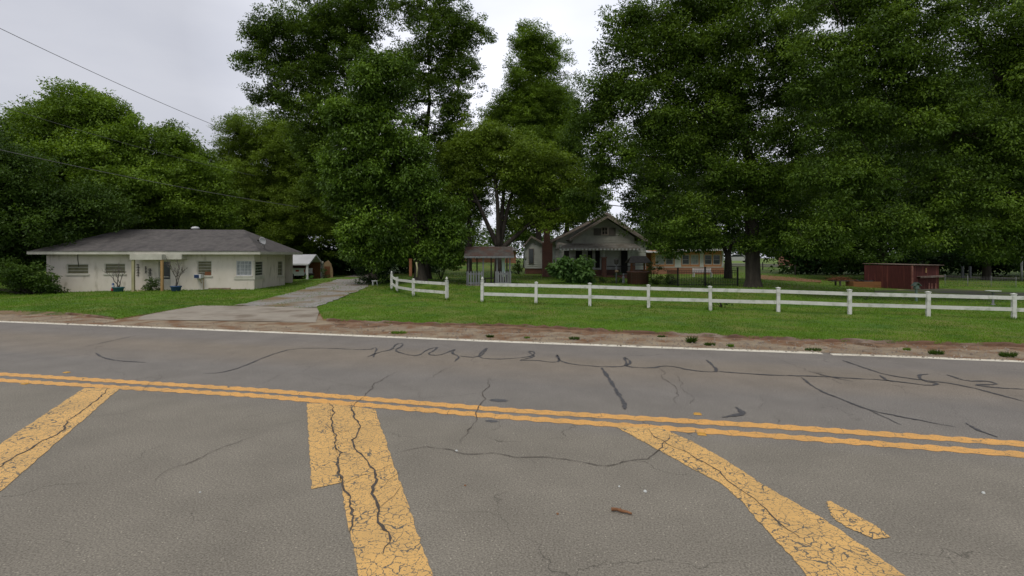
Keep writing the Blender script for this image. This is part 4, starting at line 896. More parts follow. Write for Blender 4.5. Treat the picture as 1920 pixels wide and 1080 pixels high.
# satellite dish
dp = on_house(FR.front(497, v=.9)[0]-.1, .9, ze+.45); t = thing('satellite_dish', 'pale grey satellite dish on the right slope of the grey roof', 'satellite dish', dp, TH+R(-28))
ds = MB(); prof = [(0.02,.0),(.12,.012),(.22,.04),(.31,.09),(.315,.10),(.22,.055),(.12,.03),(.02,.02)]
ds.lathe(prof, (0,0,0), 20, axis='y'); o = ds.build('dish', M['white'], t); o.location = (0, 0, .42); o.rotation_euler = (R(-160), 0, 0)
MB().tube([(0,.05,-.15),(0,.05,.2),(0,.06,.42)], .025, 6).build('mast', M['rim'], t); MB().tube([(0,.02,.15),(-.02,-.35,.25),(-.02,-.45,.40)], .015, 5).box(-.06,.02,-.5,-.42,.38,.46).build('feed_arm', M['blackmetal'], t)
# wall decorations on the porch wall
for px, py0, py1, lab, w_ in ((259.5,495,517,'tall dark scroll ornament on the porch wall',.10),(274,500,512,'single dark wall ornament in the middle of the porch wall',.06),(282,504,517,'dark framed ornament nearest the porch door',.13)):
    u, z1 = FR.front(px, py0); _, z0 = FR.front(px, py1); o = MB(); k = z1-z0
    for i in range(5):
        zz = k*i/4; o.tube([(-w_, 0, zz*.92), (0, -.02, zz*.92+.05), (w_*(1 if i % 2 else .6), 0, zz*.92)], .018, 5)
    o.tube([(0,0,0),(0,0,k)], .02, 6)
    ob = o.build('wall_ornament', M['black']); ob.location = on_house(u, -.04, z0); ob.rotation_euler = (0, 0, TH); tag(ob, lab, 'wall ornament', 'ornaments on the porch wall')
# potted bare trees
def bare_tree(px, py, v, pm, lab, seed, top):
    D = 35.7; b = at(px, D, py); t = thing('potted_tree', lab, 'potted plant', b); rnd = random.Random(seed)
    MB().lathe([(.20,0),(.27,.05),(.31,.26),(.36,.30),(.36,.35),(.30,.35),(.28,.30)], (0,0,0), 18).build('pot', M[pm], t)
    mb = MB(); H = (py-top)*D/F_PX
    def br(p, d, L_, r, k):
        q = p+d*L_; mid = p.lerp(q, .5)+Vector((rnd.uniform(-1,1), rnd.uniform(-.6,.6), rnd.uniform(-1,1)))*L_*.12
        mb.tube([p, mid, q], [r, r*.8, r*.6], 5)
        if k == 0: return
        for i in range(rnd.choice((2,3,3))):
            e = (d+Vector((rnd.uniform(-1,1), rnd.uniform(-.6,.6), rnd.uniform(-.2,.7)))*.75).normalized(); br(q if i else mid, e, L_*rnd.uniform(.6,.85), r*.62, k-1)
    br(Vector((0,0,.3)), Vector((rnd.uniform(-.1,.1),0,1)).normalized(), H*.34, .05, 4); br(Vector((.03,0,.3)), Vector((.25,0,1)).normalized(), H*.3, .04, 4)
    mb.build('branches', M['twig'], t)
bare_tree(222, 548, 0, 'teal', 'bare-branched little tree in a teal pot left of the porch', 4, 497)
bare_tree(330, 546, 0, 'blueg', 'bare-branched little tree in a blue pot right of the porch', 11, 493)
t = thing('garden_flag', 'small red white and blue figure by the teal pot', 'garden ornament', at(212, 35.6, 547))
MB().tube([(0,0,0),(0,0,.25)], .012, 6).build('stake', M['rim'], t); MB().lathe([(.10,.05),(.12,.12),(.08,.3)], (0,0,0), 10).build('body', M['redcloth'], t)
MB().lathe([(.075,.3),(.09,.36),(.06,.45)], (0,0,0), 10).build('head', M['white'], t); MB().lathe([(.10,.45),(.07,.47),(.06,.58)], (0,0,0), 10).build('hat', M['blueg'], t)

# ------------------------------------------------------------------ carport, pickup, tan shed
cb = at(578, 52.2); t = thing('carport', 'open white metal carport with gabled end beside the cream house', 'carport', cb, R(1.5))
zz = lambda py, D: CAM_H-(py-HY)*D/F_PX-cb[2]
CW, CL = 3.6, 5.2; ez, rz_ = zz(494.5, 52), zz(477, 53.9)
ro = MB(); ro.slab([(-CL,-.25,ez),(.12,-.25,ez),(.12,CW/2,rz_),(-CL,CW/2,rz_)], .05); ro.slab([(-CL,CW/2+.003,rz_),(.12,CW/2+.003,rz_),(.12,CW+.25,ez),(-CL,CW+.25,ez)], .05)
ro.build('roof', M['white'], t)
MB().box(-CL,.1,-.29,-.262,ez-.14,ez+.01).build('eave_trim', M['white'], t)
g = MB(); 
for ya, yb in ((-.25, CW/2), (CW+.25, CW/2)): g.beam((.15,ya,ez-.06),(.15,yb,rz_-.06),.05,.14)
g.build('gable_trim', M['white'], t)
for x in (-.05, -CL+.1):
    for y in (-.12, CW+.1): MB().box(x-.1, x+.1, y-.06, y+.06, -.2, ez-.055).build('post', M['white'], t)
MB().box(-CL, .0, CW-.1, CW, -.3, ez+.1).build('back_wall', M['brownwall'], t)
# pickup (rear to the right)
tb = at(572, 52.9, 524.5); t = thing('pickup_truck', 'white pickup truck under the carport, only its bed and rear wheel in view', 'truck', tb, R(-3))
def prof(pts, y0, y1, m=0):
    n = len(pts); mbx = MB(); mbx.add([(x, y0, z) for x, z in pts]+[(x, y1, z) for x, z in pts], [tuple(range(n)), tuple(range(2*n-1, n-1, -1))]+[(i, i+n, (i+1)%n+n, (i+1)%n) for i in range(n)], m); return mbx
arch = [(-1.55+.43*math.cos(a), .36+.43*math.sin(a)) for a in np.linspace(0.02, math.pi-.02, 9)]
prof([(-.12,.42),(-.05,.62),(-.05,1.12),(-2.2,1.14),(-2.25,.40),(-1.98,.38)]+arch[::-1]+[(-1.1,.40)], 0, .08).build('bed_side', M['truckwhite'], t)
prof([(-.12,.42),(-.05,.62),(-.05,1.12),(-2.2,1.14),(-2.25,.40),(-1.98,.38)]+arch[::-1]+[(-1.1,.40)], 1.8, 1.88).build('bed_side', M['truckwhite'], t)
MB().box(-2.2, -.1, .09, 1.79, .55, .62).build('bed_floor', M['dark'], t)
g = MB().box(-.09, -.03, .09, 1.79, .6, 1.1).build('tailgate', M['truckwhite'], t); MB().box(-.028, -.015, .8, 1.1, .9, .96).build('handle', M['blackmetal'], g)
prof([(-2.27,.40),(-2.27,1.14),(-2.35,1.82),(-3.7,1.84),(-4.3,1.18),(-5.5,1.08),(-5.65,.45)], .03, 1.85).build('cab', M['truckwhite'], t)
MB().add([(-2.5,.02,1.2),(-3.4,.02,1.2),(-3.4,.02,1.72),(-2.5,.02,1.72)], [(0,1,2,3)]).build('side_window', M['glass'], t)
MB().box(-.02, .16, .05, 1.83, .40, .58).build('bumper', M['blackmetal'], t)
for y in (.0, 1.78): MB().box(-.11, -.045, y-.006, y+.1, .72, 1.02).build('tail_light', M['redcloth'], t)
MB().box(-.95,-.62,-.012,-.002,.80,.98).build('emblem', M['redcloth'], t)
for x in (-1.55, -4.75):
    for y in (-.02, 1.68):
        wv = MB().lathe([(.2,0),(.34,.01),(.37,.05),(.37,.18),(.34,.22),(.2,.22)], (x,y,.37), 22, axis='y').build('wheel', M['tyre'], t)
        MB().lathe([(.19,-.012),(.20,.02),(.06,.03)], (x,y,.37), 16, axis='y').build('rim', M['rim'], wv)
t = thing('tan_shed', 'small tan sheeted shed with rounded top right of the carport', 'shed', at(612, 56.2, 523.5), R(18))
k = .056; pr = [(-.35,0),(-.38,1.2),(-.2,1.75),(.15,1.98),(.45,1.6),(.62,1.0),(.66,0)]
prof(pr, 0, 3).build('shell', M['tan'], t); MB().box(-.15,.35,-.03,-.003,0,1.35).build('door', M['brownwall'], t); MB().box(-.40,-.30,-.05,.05,-.1,1.9).build('corner_post', M['cream'], t)

# ------------------------------------------------------------------ garden shelter with pickets
gb = at(918, 38, 537); t = thing('garden_shelter', 'grey garden shelter with picket sides and a mossy low roof', 'garden shelter', gb, R(2))
gx = lambda px, dy=0: (px-918)*(38+dy)/F_PX
gzz = lambda py: CAM_H-(py-HY)*38/F_PX-gb[2]
W0, W1 = gx(876), gx(958); dpt = 2.6; ze2, zr2 = gzz(480), gzz(464)
a0, a1 = gx(872)-.05, gx(964)
rf_ = MB(); mbp = [(a0,-.3,ze2),(a1,-.3,ze2),(a1-.1,dpt/2,zr2+.08),(a0,dpt/2,zr2+.08)]; rf_.slab(mbp, .05); rf_.slab([(a0,dpt/2,zr2+.081),(a1-.1,dpt/2,zr2+.081),(a1,dpt+.3,ze2),(a0,dpt+.3,ze2)], .05)
rf_.build('roof', M['moss'], t)
mb = MB(); mb.box(a0+.02, a1-.02, -.33, -.302, ze2-.10, ze2-.01); n = 44
for i in range(n): x = a0+.02+(a1-a0-.04)*i/n; w_ = (a1-a0-.04)/n; mb.add([(x,-.33,ze2-.101),(x+w_,-.33,ze2-.101),(x+w_*.5,-.33,ze2-.17),(x,-.305,ze2-.101),(x+w_,-.305,ze2-.101),(x+w_*.5,-.305,ze2-.17)], [(0,2,1),(3,4,5),(0,3,5,2),(1,2,5,4)])
mb.build('valance', M['greywood'], t)
for px, y in ((878.5,0),(894,dpt),(906,0),(920.5,dpt),(932,0),(956,0),(950,dpt)):
    x = gx(px, y); MB().box(x-.05, x+.05, y-.05, y+.05, -.05, ze2-.04+.25*(0<y<dpt)).build('post', M['greydark'] if px in (878.5,894,920.5,950) else M['greywood'], t)
def pick(name, x0, x1, y):
    mb = MB(); n = max(2, int((x1-x0)/.17)); zt = gzz(509)
    for i in range(n+1): x = x0+(x1-x0)*i/n; mb.box(x-.05, x+.05, y-.02, y, .12, zt)
    mb.box(x0, x1, y+.001, y+.04, zt-.22, zt-.12); mb.box(x0, x1, y+.001, y+.04, .2, .3); mb.build(name, M['greywood'], t)
pick('picket_panel', gx(878), gx(903), -.06); pick('picket_panel', gx(930), gx(957), -.06)
mb = MB()
for i in range(14): mb.box(W0-.06, W0-.03, .1+i*.18, .2+i*.18, .12, gzz(509))
mb.build('picket_panel', M['greywood'], t)
MB().box(W0-.08, W1+.08, -.1, dpt, -.08, .09).build('floor', M['trim'], t)
MB().box(gx(908), gx(928), 1.2, 1.6, .5, .56).box(gx(908),gx(910),1.25,1.55,.091,.5).box(gx(926),gx(928),1.25,1.55,.091,.5).build('bench', M['greydark'], t)
o = MB().add([(0,0,0),(.32,0,.05),(.25,.05,-.2),(.28,.05,-1.35),(.06,.03,-1.4),(.02,.05,-.3)], [(0,1,2,5),(5,2,3,4)]).build('windsock', M['paleblue']); o.location = (gb[0]+gx(940), gb[1]+.3, gb[2]+ze2-.12); tag(o, 'pale blue cloth hanging inside the garden shelter', 'cloth')
o.modifiers.new('thickness', 'SOLIDIFY').thickness = .01
b = at(770, 37, 515); tag(MB().box(-.09,.09,-.09,.09,-.1,1.05).box(-.11,.11,-.11,.11,1.05,1.1).build('wooden_post', M['brownwall']), 'short brown wooden post left of the dense tree trunk', 'post').location = b
b = at(781, 37.2, 517); tag(MB().tube([(0,0,-.1),(.05,0,.5),(-.02,0,.95)], .06, 8).build('wooden_post', M['palegreen']), 'pale round stake between brown post and tree trunk', 'post').location = b
b = at(702, 35.5, 535); t = thing('garden_stool', 'tiny white metal stand on the grass below the dark bush', 'plant stand', b)
MB().lathe([(.2,.28),(.2,.31)], (0,0,0), 12).build('top', M['white'], t)
for i in range(3): a = i*2.09; MB().tube([(.15*math.cos(a),.15*math.sin(a),.28),(.2*math.cos(a),.2*math.sin(a),-.02)], .02, 5).build('leg', M['white'], t)

# ------------------------------------------------------------------ white bungalow with porch
BY = 45.0; bb = at(1137, BY, 519); t = thing('bungalow', 'white clapboard bungalow with front gable, striped awning and tall brick chimney', 'house', bb)
bx = lambda px, D=BY: (px-960)*D/F_PX-bb[0]
bz = lambda py, D=BY: CAM_H-(py-HY)*D/F_PX-bb[2]
def siding(mb, poly_at, z0, z1, y, step=.2, m=0):
    z = z0
    while z < z1-.01:
        zt = min(z+step, z1); a, b = poly_at(z); c_, d_ = poly_at(zt)
        if b-a > .05: mb.add([(a,y-.03,z),(b,y-.03,z),(max(d_,c_+.01),y-.004,zt),(c_,y-.004,zt),(a,y,z),(b,y,z)], [(0,1,2,3),(0,4,5,1)], m)
        z = zt
# main body (behind)  and front gable porch
mx0, mx1 = bx(1041, 47.5), bx(1211, 47.5); my = 2.5; ml = 11.0; mez = bz(452, 47.5); mrz = bz(401, 47.5); mcx = bx(1136.5, 47.5)
mb = MB(); mb.box(mx0, mx1, my, my+ml, .55, mez)
pa = lambda z: (mx0, mx1) if z <= mez else (mx0+(mcx-mx0)*(z-mez)/(mrz-mez), mx1-(mx1-mcx)*(z-mez)/(mrz-mez))
mb.add([(mx0,my,mez+.001),(mx1,my,mez+.001),(mcx,my,mrz-.05),(mx0,my+ml,mez+.001),(mx1,my+ml,mez+.001),(mcx,my+ml,mrz-.05)], [(0,1,2),(5,4,3)])
siding(mb, pa, .55, mrz-.1, my-.002, .22)
z = .55
while z < mez: mb.add([(mx0-.03,my,z),(mx0-.03,my+ml,z),(mx0-.004,my+ml,min(z+.22,mez)),(mx0-.004,my,min(z+.22,mez))], [(0,1,2,3)]); z += .22
mb.build('wall', M['whitesiding'], t)
MB().box(mx0+.05, mx1-.05, my+.05, my+ml-.05, -.5, .548).build('foundation', M['brickred'], t)
oh = .65
def gable_roof(name, x0, x1, cx, ez, rz, y0, y1, parent, m, th=.12):
    mb = MB(); mb.slab([(x0,y0,ez),(cx,y0,rz),(cx,y1,rz),(x0,y1,ez)], th); mb.slab([(cx+.003,y0,rz),(x1,y0,ez),(x1,y1,ez),(cx+.003,y1,rz)], th)
    o = mb.build(name, m, parent); k = MB()
    for (ax, az), (bx_, bz_) in (((x0,ez),(cx,rz)),((x1,ez),(cx,rz))):
        d = Vector((bx_-ax,0,bz_-az)).normalized(); dn = Vector((d.z,0,-d.x))*(1 if d.x < 0 else -1); dn = dn if dn.z < 0 else -dn
        A = Vector((ax,0,az)); B = Vector((bx_,0,bz_)); q = [A, B, B+Vector((0,0,-.22)), A+Vector((0,0,-.2))]
        k.add([(p.x,y0-.04,p.z+.02) for p in q]+[(p.x,y0-.003,p.z+.02) for p in q], [(0,1,2,3),(7,6,5,4),(0,4,5,1),(1,5,6,2),(2,6,7,3),(3,7,4,0)])
    k.build('bargeboard', M['trim'], o); return o
gable_roof('roof', bx(1041,47)-.75, bx(1222.5,47), mcx, bz(455,47)-.02, mrz+.1, my-.5, my+ml+.3, t, M['oldshingle'])
gx0, gx1, gcx = bx(1073.5), bx(1189.5), bx(1137.5); gez = bz(445); grz = bz(410); gbz = bz(459)
# front gable infill above the awning
sl_ = lambda z: (gx0, gx1) if z < gez else (gx0+(gcx-gx0)*(z-gez)/(grz-gez), gx1-(gx1-gcx)*(z-gez)/(grz-gez))
mb = MB(); mb.add([(gx0,0,gbz),(gx1,0,gbz),(gx1,0,gez),(gcx,0,grz),(gx0,0,gez)]+[(gx0,2.4,gbz),(gx1,2.4,gbz),(gx1,2.4,gez),(gcx,2.4,grz),(gx0,2.4,gez)], [(0,1,2,3,4),(0,4,9,5),(1,6,7,2),(0,5,6,1)])
siding(mb, sl_, gbz, grz-.1, -.002, .2); mb.build('gable', M['greysiding'], t)
gable_roof('porch_roof', bx(1067), bx(1207), gcx, bz(449), bz(405), -.5, 2.6, t, M['oldshingle'])
aw0, aw1, az0, az1 = bx(1127.5), bx(1140), bz(441), bz(425.5)
o = MB().box(aw0,aw1,-.10,-.04,az0,az0+.07).box(aw0,aw1,-.10,-.04,az1-.07,az1).box(aw0,aw0+.07,-.10,-.04,az0+.07,az1-.07).box(aw1-.07,aw1,-.10,-.04,az0+.07,az1-.07).box((aw0+aw1)/2-.02,(aw0+aw1)/2+.02,-.095,-.045,az0+.07,az1-.07).box(aw0+.07,aw1-.07,-.093,-.047,(az0+az1)/2-.02,(az0+az1)/2+.02).build('attic_window', M['trim'], t)
MB().box(aw0+.02,aw1-.02,-.042,-.034,az0+.02,az1-.02).build('pane', M['dark'], o)
for s0, s1_ in ((1113,1127),(1141,1154)): MB().box(bx(s0), bx(s1_), -.07, -.034, az0-.02, bz(428 if s0 < 1120 else 427)).build('vent_panel', M['greydark'], t)
# awning
mb = MB(); A_ = [(bx(1066),0,bz(457)),(bx(1190),0,bz(457)),(bx(1197),-1.3,bz(466.5,43.7)),(bx(1046,43.7),-1.3,bz(466.5,43.7))]; mb.slab([A_[3],A_[2],A_[1],A_[0]], .04)
xs0, xs1 = A_[3][0], A_[2][0]; n = 46
for i in range(n):
    x = xs0+(xs1-xs0)*i/n; w_ = (xs1-xs0)/n; z = A_[3][2]
    mb.add([(x,-1.34,z+.02),(x+w_,-1.34,z+.02),(x+w_,-1.34,z-.08),(x+w_*.5,-1.34,z-.15),(x,-1.34,z-.08)], [(0,4,3,2,1)], i % 2)
    mb.beam((x,-1.3,z+.03),(A_[0][0]+(A_[1][0]-A_[0][0])*i/n,-.01,A_[0][2]+.03),.03,.02)
mb.build('awning', [M['awning'], M['whitesiding']], t)
mb = MB(); mb.slab([(bx(1041,46),.6,bz(466,45.6)),(bx(1075),-.6,bz(466,44.4)),(bx(1073),.2,bz(459)),(bx(1050),2.3,bz(452))], .05); mb.build('side_awning', M['awning'], t)
# porch floor, piers, posts, door, windows on the house wall
fz = bz(516.5); MB().box(bx(1046), bx(1192), 0, my-.01, -.4, fz).build('porch_floor', M['brickred'], t)
for a, b, top in ((1129,1137,484),(1184,1191,492),(1047,1055,490)): 
    MB().box(bx(a), bx(b), -.05, .35, -.3, bz(top)).box(bx(a)-.05, bx(b)+.05, -.1, .4, bz(top), bz(top)+.08).build('brick_pier', M['brickred'], t)
for px, top in ((1133,484),(1187.5,492),(1051,490),(1180,516)): MB().box(bx(px)-.06, bx(px)+.06, .1, .22, bz(top)+.081, bz(459)).build('porch_post', M['whitesiding'], t)
wz0, wz1 = bz(502, 47.5), bz(470, 47.5)
for a, b in ((1100,1112),(1114,1126)):
    o = MB().box(bx(a,47.5), bx(b,47.5), my-.10, my-.035, wz0-.06, wz1+.06).build('window', M['whitesiding'], t); MB().box(bx(a,47.5)+.08, bx(b,47.5)-.08, my-.112, my-.103, wz0, wz1).build('pane', M['dark'], o)
o = MB().box(bx(1162,47.5), bx(1178,47.5), my-.10, my-.035, fz+.01, bz(468,47.5)).build('door', M['greysiding'], t); MB().box(bx(1164,47.5), bx(1176,47.5), my-.112, my-.103, fz+.1, bz(470,47.5)).build('pane', M['dark'], o)
o = MB().box(bx(1078,47.5), bx(1092,47.5), my-.10, my-.035, wz0-.06, wz1+.06).build('window', M['whitesiding'], t); MB().box(bx(1079,47.5), bx(1091,47.5), my-.112, my-.103, wz0, wz1).build('pane', M['dark'], o)
o = MB().box(bx(1056,47.5), bx(1068,47.5), my-.10, my-.035, wz0-.06, wz1+.06).build('window', M['whitesiding'], t); MB().box(bx(1057,47.5), bx(1067,47.5), my-.112, my-.103, wz0, wz1).build('pane', M['dark'], o)
mb = MB(); mb.box(bx(1138), bx(1184), .02, .07, bz(500), bz(498.5))
for i in range(20): x = bx(1139)+(bx(1184)-bx(1139))*i/20; mb.box(x, x+.025, .03, .06, fz+.002, bz(500)-.002)
mb.build('railing', M['blackmetal'], t)
MB().box(bx(1142), bx(1182), -.5, -.06, -.3, fz-.2).box(bx(1142), bx(1182), -.9, -.505, -.3, fz-.42).build('steps', M['brickred'], t)
# side wing
wy = 9.2; wD = BY+wy; wx0, wx1 = bx(985, wD), mx0-.01; wcx = bx(996, wD); wez, wrz = bz(459, wD), bz(443, wD)
mb = MB(); mb.box(wx0, wx1, wy, wy+4.5, .5, wez); mb.add([(wx0,wy,wez+.001),(wx1,wy,wez+.001),(wcx,wy,wrz-.05)], [(0,1,2)])
siding(mb, lambda z: (wx0, wx1) if z < wez else (wx0+(wcx-wx0)*(z-wez)/(wrz-wez), wx1-(wx1-wcx)*(z-wez)/(wrz-wez)), .5, wrz-.1, wy-.002, .2)
mb.build('side_wing', M['whitesiding'], t); MB().box(wx0+.04, wx1, wy+.04, wy+4.4, -.6, .498).build('wing_foundation', M['brickred'], t)
gable_roof('wing_roof', wx0-.25, wx1, wcx, wez-.15, wrz+.05, wy-.35, wy+4.8, t, M['oldshingle'])
o = MB().box(bx(991,wD), bx(1001,wD), wy-.10, wy-.035, bz(495,wD), bz(466,wD)).build('window', M['trim'], t); MB().box(bx(992,wD), bx(1000,wD), wy-.112, wy-.103, bz(494,wD), bz(467,wD)).build('pane', M['glass'], o)
# chimney
cD = 46.3; cy = cD-BY; cx0, cx1 = bx(1020,cD), bx(1031.5,cD)
MB().box(cx0, cx1, cy, cy+.55, -.3, bz(412,cD)).box(cx0-.14, cx1+.2, cy-.05, cy+.65, -.3, bz(456,cD)).box(cx0-.04, cx1+.04, cy-.04, cy+.59, bz(412,cD)+.001, bz(410,cD)).build('chimney', M['brickred'], t)

# wishing well
b = at(1196, 40, 533); t = thing('wishing_well', 'brick wishing well with a dark shingled roof in front of the bungalow', 'wishing well', b)
k = .040; MB().lathe([(.78,-.2),(.78,.88),(.84,.88),(.84,.98),(.62,.98),(.62,.4)], (0,0,0), 18).build('brick_ring', M['brickred'], t)
MB().box(-.55,-.42,-.07,.07,.98,1.95).build('post', M['brownwall'], t); MB().box(.42,.55,-.07,.07,.98,1.95).build('post', M['brownwall'], t)
MB().slab([(-.85,-.65,1.62),(.9,-.65,1.62),(.6,0,2.12),(-.5,0,2.12)], .05).slab([(-.5,.003,2.12),(.6,.003,2.12),(.9,.65,1.62),(-.85,.65,1.62)], .05).build('roof', M['greydark'], t)
MB().tube([(-.42,0,1.45),(.42,0,1.45)], .04, 8).build('windlass', M['greywood'], t)
b = at(1155.5, 40, 532); t = thing('lantern_post', 'slim grey post with a lantern head left of the wishing well', 'lamp post', b)
MB().tube([(0,0,-.1),(0,0,1.45)], [.05,.04], 8).build('pole', M['greywood'], t); MB().lathe([(.09,1.45),(.15,1.5),(.17,1.75),(.2,1.78),(.04,1.92)], (0,0,0), 8).build('lantern', M['greydark'], t)
MB().lathe([(.1,.86),(.15,.9),(.13,1.02)], (.02,-.08,0), 10).build('basket', M['tan'], t)
# yard bits
b = at(1169, 39.5, 531); t = thing('garden_statue', 'small pale figure on the grass near the lantern post', 'garden ornament', b)
MB().lathe([(.12,0),(.11,.1),(.07,.3),(.10,.45),(.05,.55)], (0,0,0), 10).build('body', M['greywood'], t); MB().lathe([(.02,.55),(.07,.6),(.07,.68),(.02,.74)], (0,0,0), 10).build('head', M['greywood'], t)

# ------------------------------------------------------------------ orange cedar and brick house
OD = 60; ob_ = at(1285, OD, 514); t = thing('cedar_house', 'long low orange cedar and brick house with white-framed windows beyond the yard', 'house', ob_)
ox = lambda px, D=OD: (px-960)*D/F_PX-ob_[0]
oz = lambda py, D=OD: CAM_H-(py-HY)*D/F_PX-ob_[2]
A, B = ox(1223), ox(1356)
hl = [(ox(a)+.0, ox(b), oz(496), oz(477.5)) for a, b in ((1229,1246),(1248,1263),(1279,1293),(1295,1310),(1321,1335),(1337,1351))]
mb = MB(); holed_wall(mb, A, B, oz(502), oz(469), hl, 0, .15); mb.quad((A,0,-.5),(A,7,-.5),(A,7,oz(469)),(A,0,oz(469))); mb.quad((B,0,-.5),(B,0,oz(469)),(B,7,oz(469)),(B,7,-.5)); mb.box(A,B,6.9,7,-.5,oz(469))
mb.build('wall', M['orange'], t); MB().box(A+.2,B-.2,.3,6.8,-.4,oz(470)).build('interior', M['dark'], t)
MB().box(A-.05, B+.05, -.06, .3, -.6, oz(502)-.002).build('brick_base', M['brickfar'], t)
for i, q in enumerate(hl): window(t, *q, 0, 1, 2, M['whitesiding'], M['glass' if i % 3 else 'curtain'], ft=.07, sill=False)
mb = MB()
for a, b in ((1265,1277),(1312,1319),(1353,1356)): mb.box(ox(a), ox(b), -.05, -.003, oz(500), oz(470))
mb.box(A, B, -.09, -.052, oz(501.5), oz(500.2)); mb.build('white_pilasters', M['whitesiding'], t)
MB().slab([(ox(1210),-.9,oz(472)),(ox(1361),-.9,oz(467.5)),(ox(1361),3.5,oz(465)),(ox(1214),3.5,oz(469))], .12).build('roof', M['white'], t)
MB().box(ox(1212), ox(1223)-.01, .6, 5, -.5, oz(473)).build('end_wall_block', M['brownwall'], t)  # separate block for the left end wall, darker brown than the front
# swing bench
b = at(1317, 51, 519.5); t = thing('garden_bench', 'white slatted garden bench in front of the orange house', 'bench', b, R(-4)); k = .051
for x in (-.82, .82): MB().box(x-.04, x+.04, -.25, -.18, -.02, .45).box(x-.04, x+.04, .2, .27, -.02, .85).box(x-.04, x+.04, -.18, .2, .38, .44).build('leg', M['white'], t)
mb = MB(); [mb.box(-.78, .78, -.22+i*.11, -.14+i*.11, .45, .475) for i in range(4)]; mb.build('seat', M['white'], t)
mb = MB(); [mb.box(-.78, .78, .19, .21, .52+i*.11, .59+i*.11) for i in range(3)]; mb.build('backrest', M['white'], t)
# black metal fence
P0, P1, P2 = Vector(at(1271, 37, 537)), Vector(at(1322, 37, 537)), Vector(at(1383, 37, 537)); PL = Vector(at(1250, 39.5, 536))
t = thing('metal_fence', 'black metal picket fence panels beside the thick tree trunk', 'fence', tuple(P0))
for p, hh in ((P0,1.22),(P1,1.28),(P2,1.25)):
    q = p-P0; MB().box(q.x-.045, q.x+.045, q.y-.045, q.y+.045, -.1, hh+.05).box(q.x-.06, q.x+.06, q.y-.06, q.y+.06, hh+.051, hh+.08).build('post', M['blackmetal'], t)
for a, b in ((PL,P0),(P0,P1),(P1,P2)):
    a = a-P0; b = b-P0; d = b-a; n = int(d.length/.115); mb = MB()
    for i in range(1, n): q = a+d*i/n; mb.box(q.x-.008, q.x+.008, q.y-.008, q.y+.008, .05, 1.12+.05*(i % 1))
    for z in (.12, .95, 1.08): mb.beam(a+Vector((0,0,z)), b+Vector((0,0,z)), .028, .03)
    mb.build('panel', M['blackmetal'], t)

# ------------------------------------------------------------------ red shed and yard things at right
sx, sy = at(1709, 40)[:2]; szz = -.03; t = thing('red_shed', 'weathered red board shed with flat tin roof and a side shelf', 'shed', (sx, sy, szz), 0)
c0 = Vector((0,0,0)); c1 = Vector((-1.55,3.0,0)); c2 = Vector((2.8,.95,0)); c3 = c1+c2; H0 = CAM_H-(498-HY)*.04-szz
def bwall(a, b, hA, hB, name):
    d = b-a; n = int(d.length/.16); mb = MB(); rnd = random.Random(n); nn = Vector((-d.y,d.x,0)).normalized()*.02
    mb.beam(a+Vector((0,0,H0*.5-.1)), b+Vector((0,0,H0*.5-.1)), .04, H0+.15)
    for i in range(n):
        p = a+d*(i+.06)/n; q = a+d*(i+.94)/n; o = (nn if rnd.random() < .5 else nn*1.25); o2 = -nn*1.3
        for oo in (o2*rnd.uniform(1.02,1.3), -o2*rnd.uniform(1.02,1.3)):
            zb_ = rnd.uniform(-.05,.04); mb.add([tuple(p+oo+Vector((0,0,zb_))), tuple(q+oo+Vector((0,0,zb_))), tuple(q+oo+Vector((0,0,hB))), tuple(p+oo+Vector((0,0,hA)))], [(0,1,2,3)])
    return mb.build(name, M['redbarn'], t)
for a, b in ((c1,c0),(c0,c2),(c2,c3),(c3,c1)): bwall(a, b, H0-.02, H0-.02, 'wall')
mb = MB(); ce = (c0+c3)/2; ex = lambda p, z: tuple(ce+(p-ce)*1.10+Vector((.12,0,z)))
mb.slab([ex(c0,H0+.07), ex(c2,H0+.04), ex(c3,H0+.10), ex(c1,H0+.13)], .035); mb.build('roof', M['tin'], t)
MB().box(-.06,.06,-.12,-.03,-.1,H0).build('corner_board', M['redpale'], t)
n_ = Vector((.32,-.95,0)).normalized()
a = c0+(c2-c0)*.18; b = c0+(c2-c0)*1.04
mb = MB(); mb.beam(a+n_*.18+Vector((0,0,.98)), b+n_*.18+Vector((0,0,1.03)), .3, .05); mb.beam(a+n_*.3+Vector((0,0,.92)), b+n_*.3+Vector((0,0,.97)), .03, .09); mb.build('shelf', M['tin'], t)
p = c0+(c2-c0)*.5+n_*.06; MB().beam(p+Vector((0,0,1.25)), p+Vector((0,0,1.62)), .12, .03, up=tuple(n_)).build('bare_patch', M['tanwood'], t)
for s in (.62,.72,.86): p = c0+(c2-c0)*s+n_*.05; MB().beam(p+Vector((0,0,.0)), p+Vector((0,0,.6-.2*s)), .14, .02, up=tuple(n_)).build('worn_board', M['redpale'], t)
# raised planter
b = at(1629, 42, 540); t = thing('raised_planter', 'long orange-brown timber planter box with black tarp in front of the red shed', 'planter', b, R(-6))
for i in range(3): MB().box(-1.1,1.05,-.05,.05,.0+i*.17,.16+i*.17).build('board', M['planter'], t)
for x in (-1.12, 1.07): MB().box(x-.05,x+.05,-.09,1.15,-.05,.53).build('end_board', M['planter'], t)
MB().box(-1.05,1.0,.06,1.1,.2,.42).build('soil', M['earth'], t)
mb = MB(); g = [[(-.75+i*.22, .05+j*.2, .50+.10*math.sin(i*1.3+j)+.04*math.cos(j*2.2+i)) for j in range(6)] for i in range(7)]; fl = [p for r in g for p in r]
mb.add(fl, [(i*6+j,(i+1)*6+j,(i+1)*6+j+1,i*6+j+1) for i in range(6) for j in range(5)]); o = mb.build('tarp', M['tarp'], t); o.modifiers.new('thickness','SOLIDIFY').thickness = .02
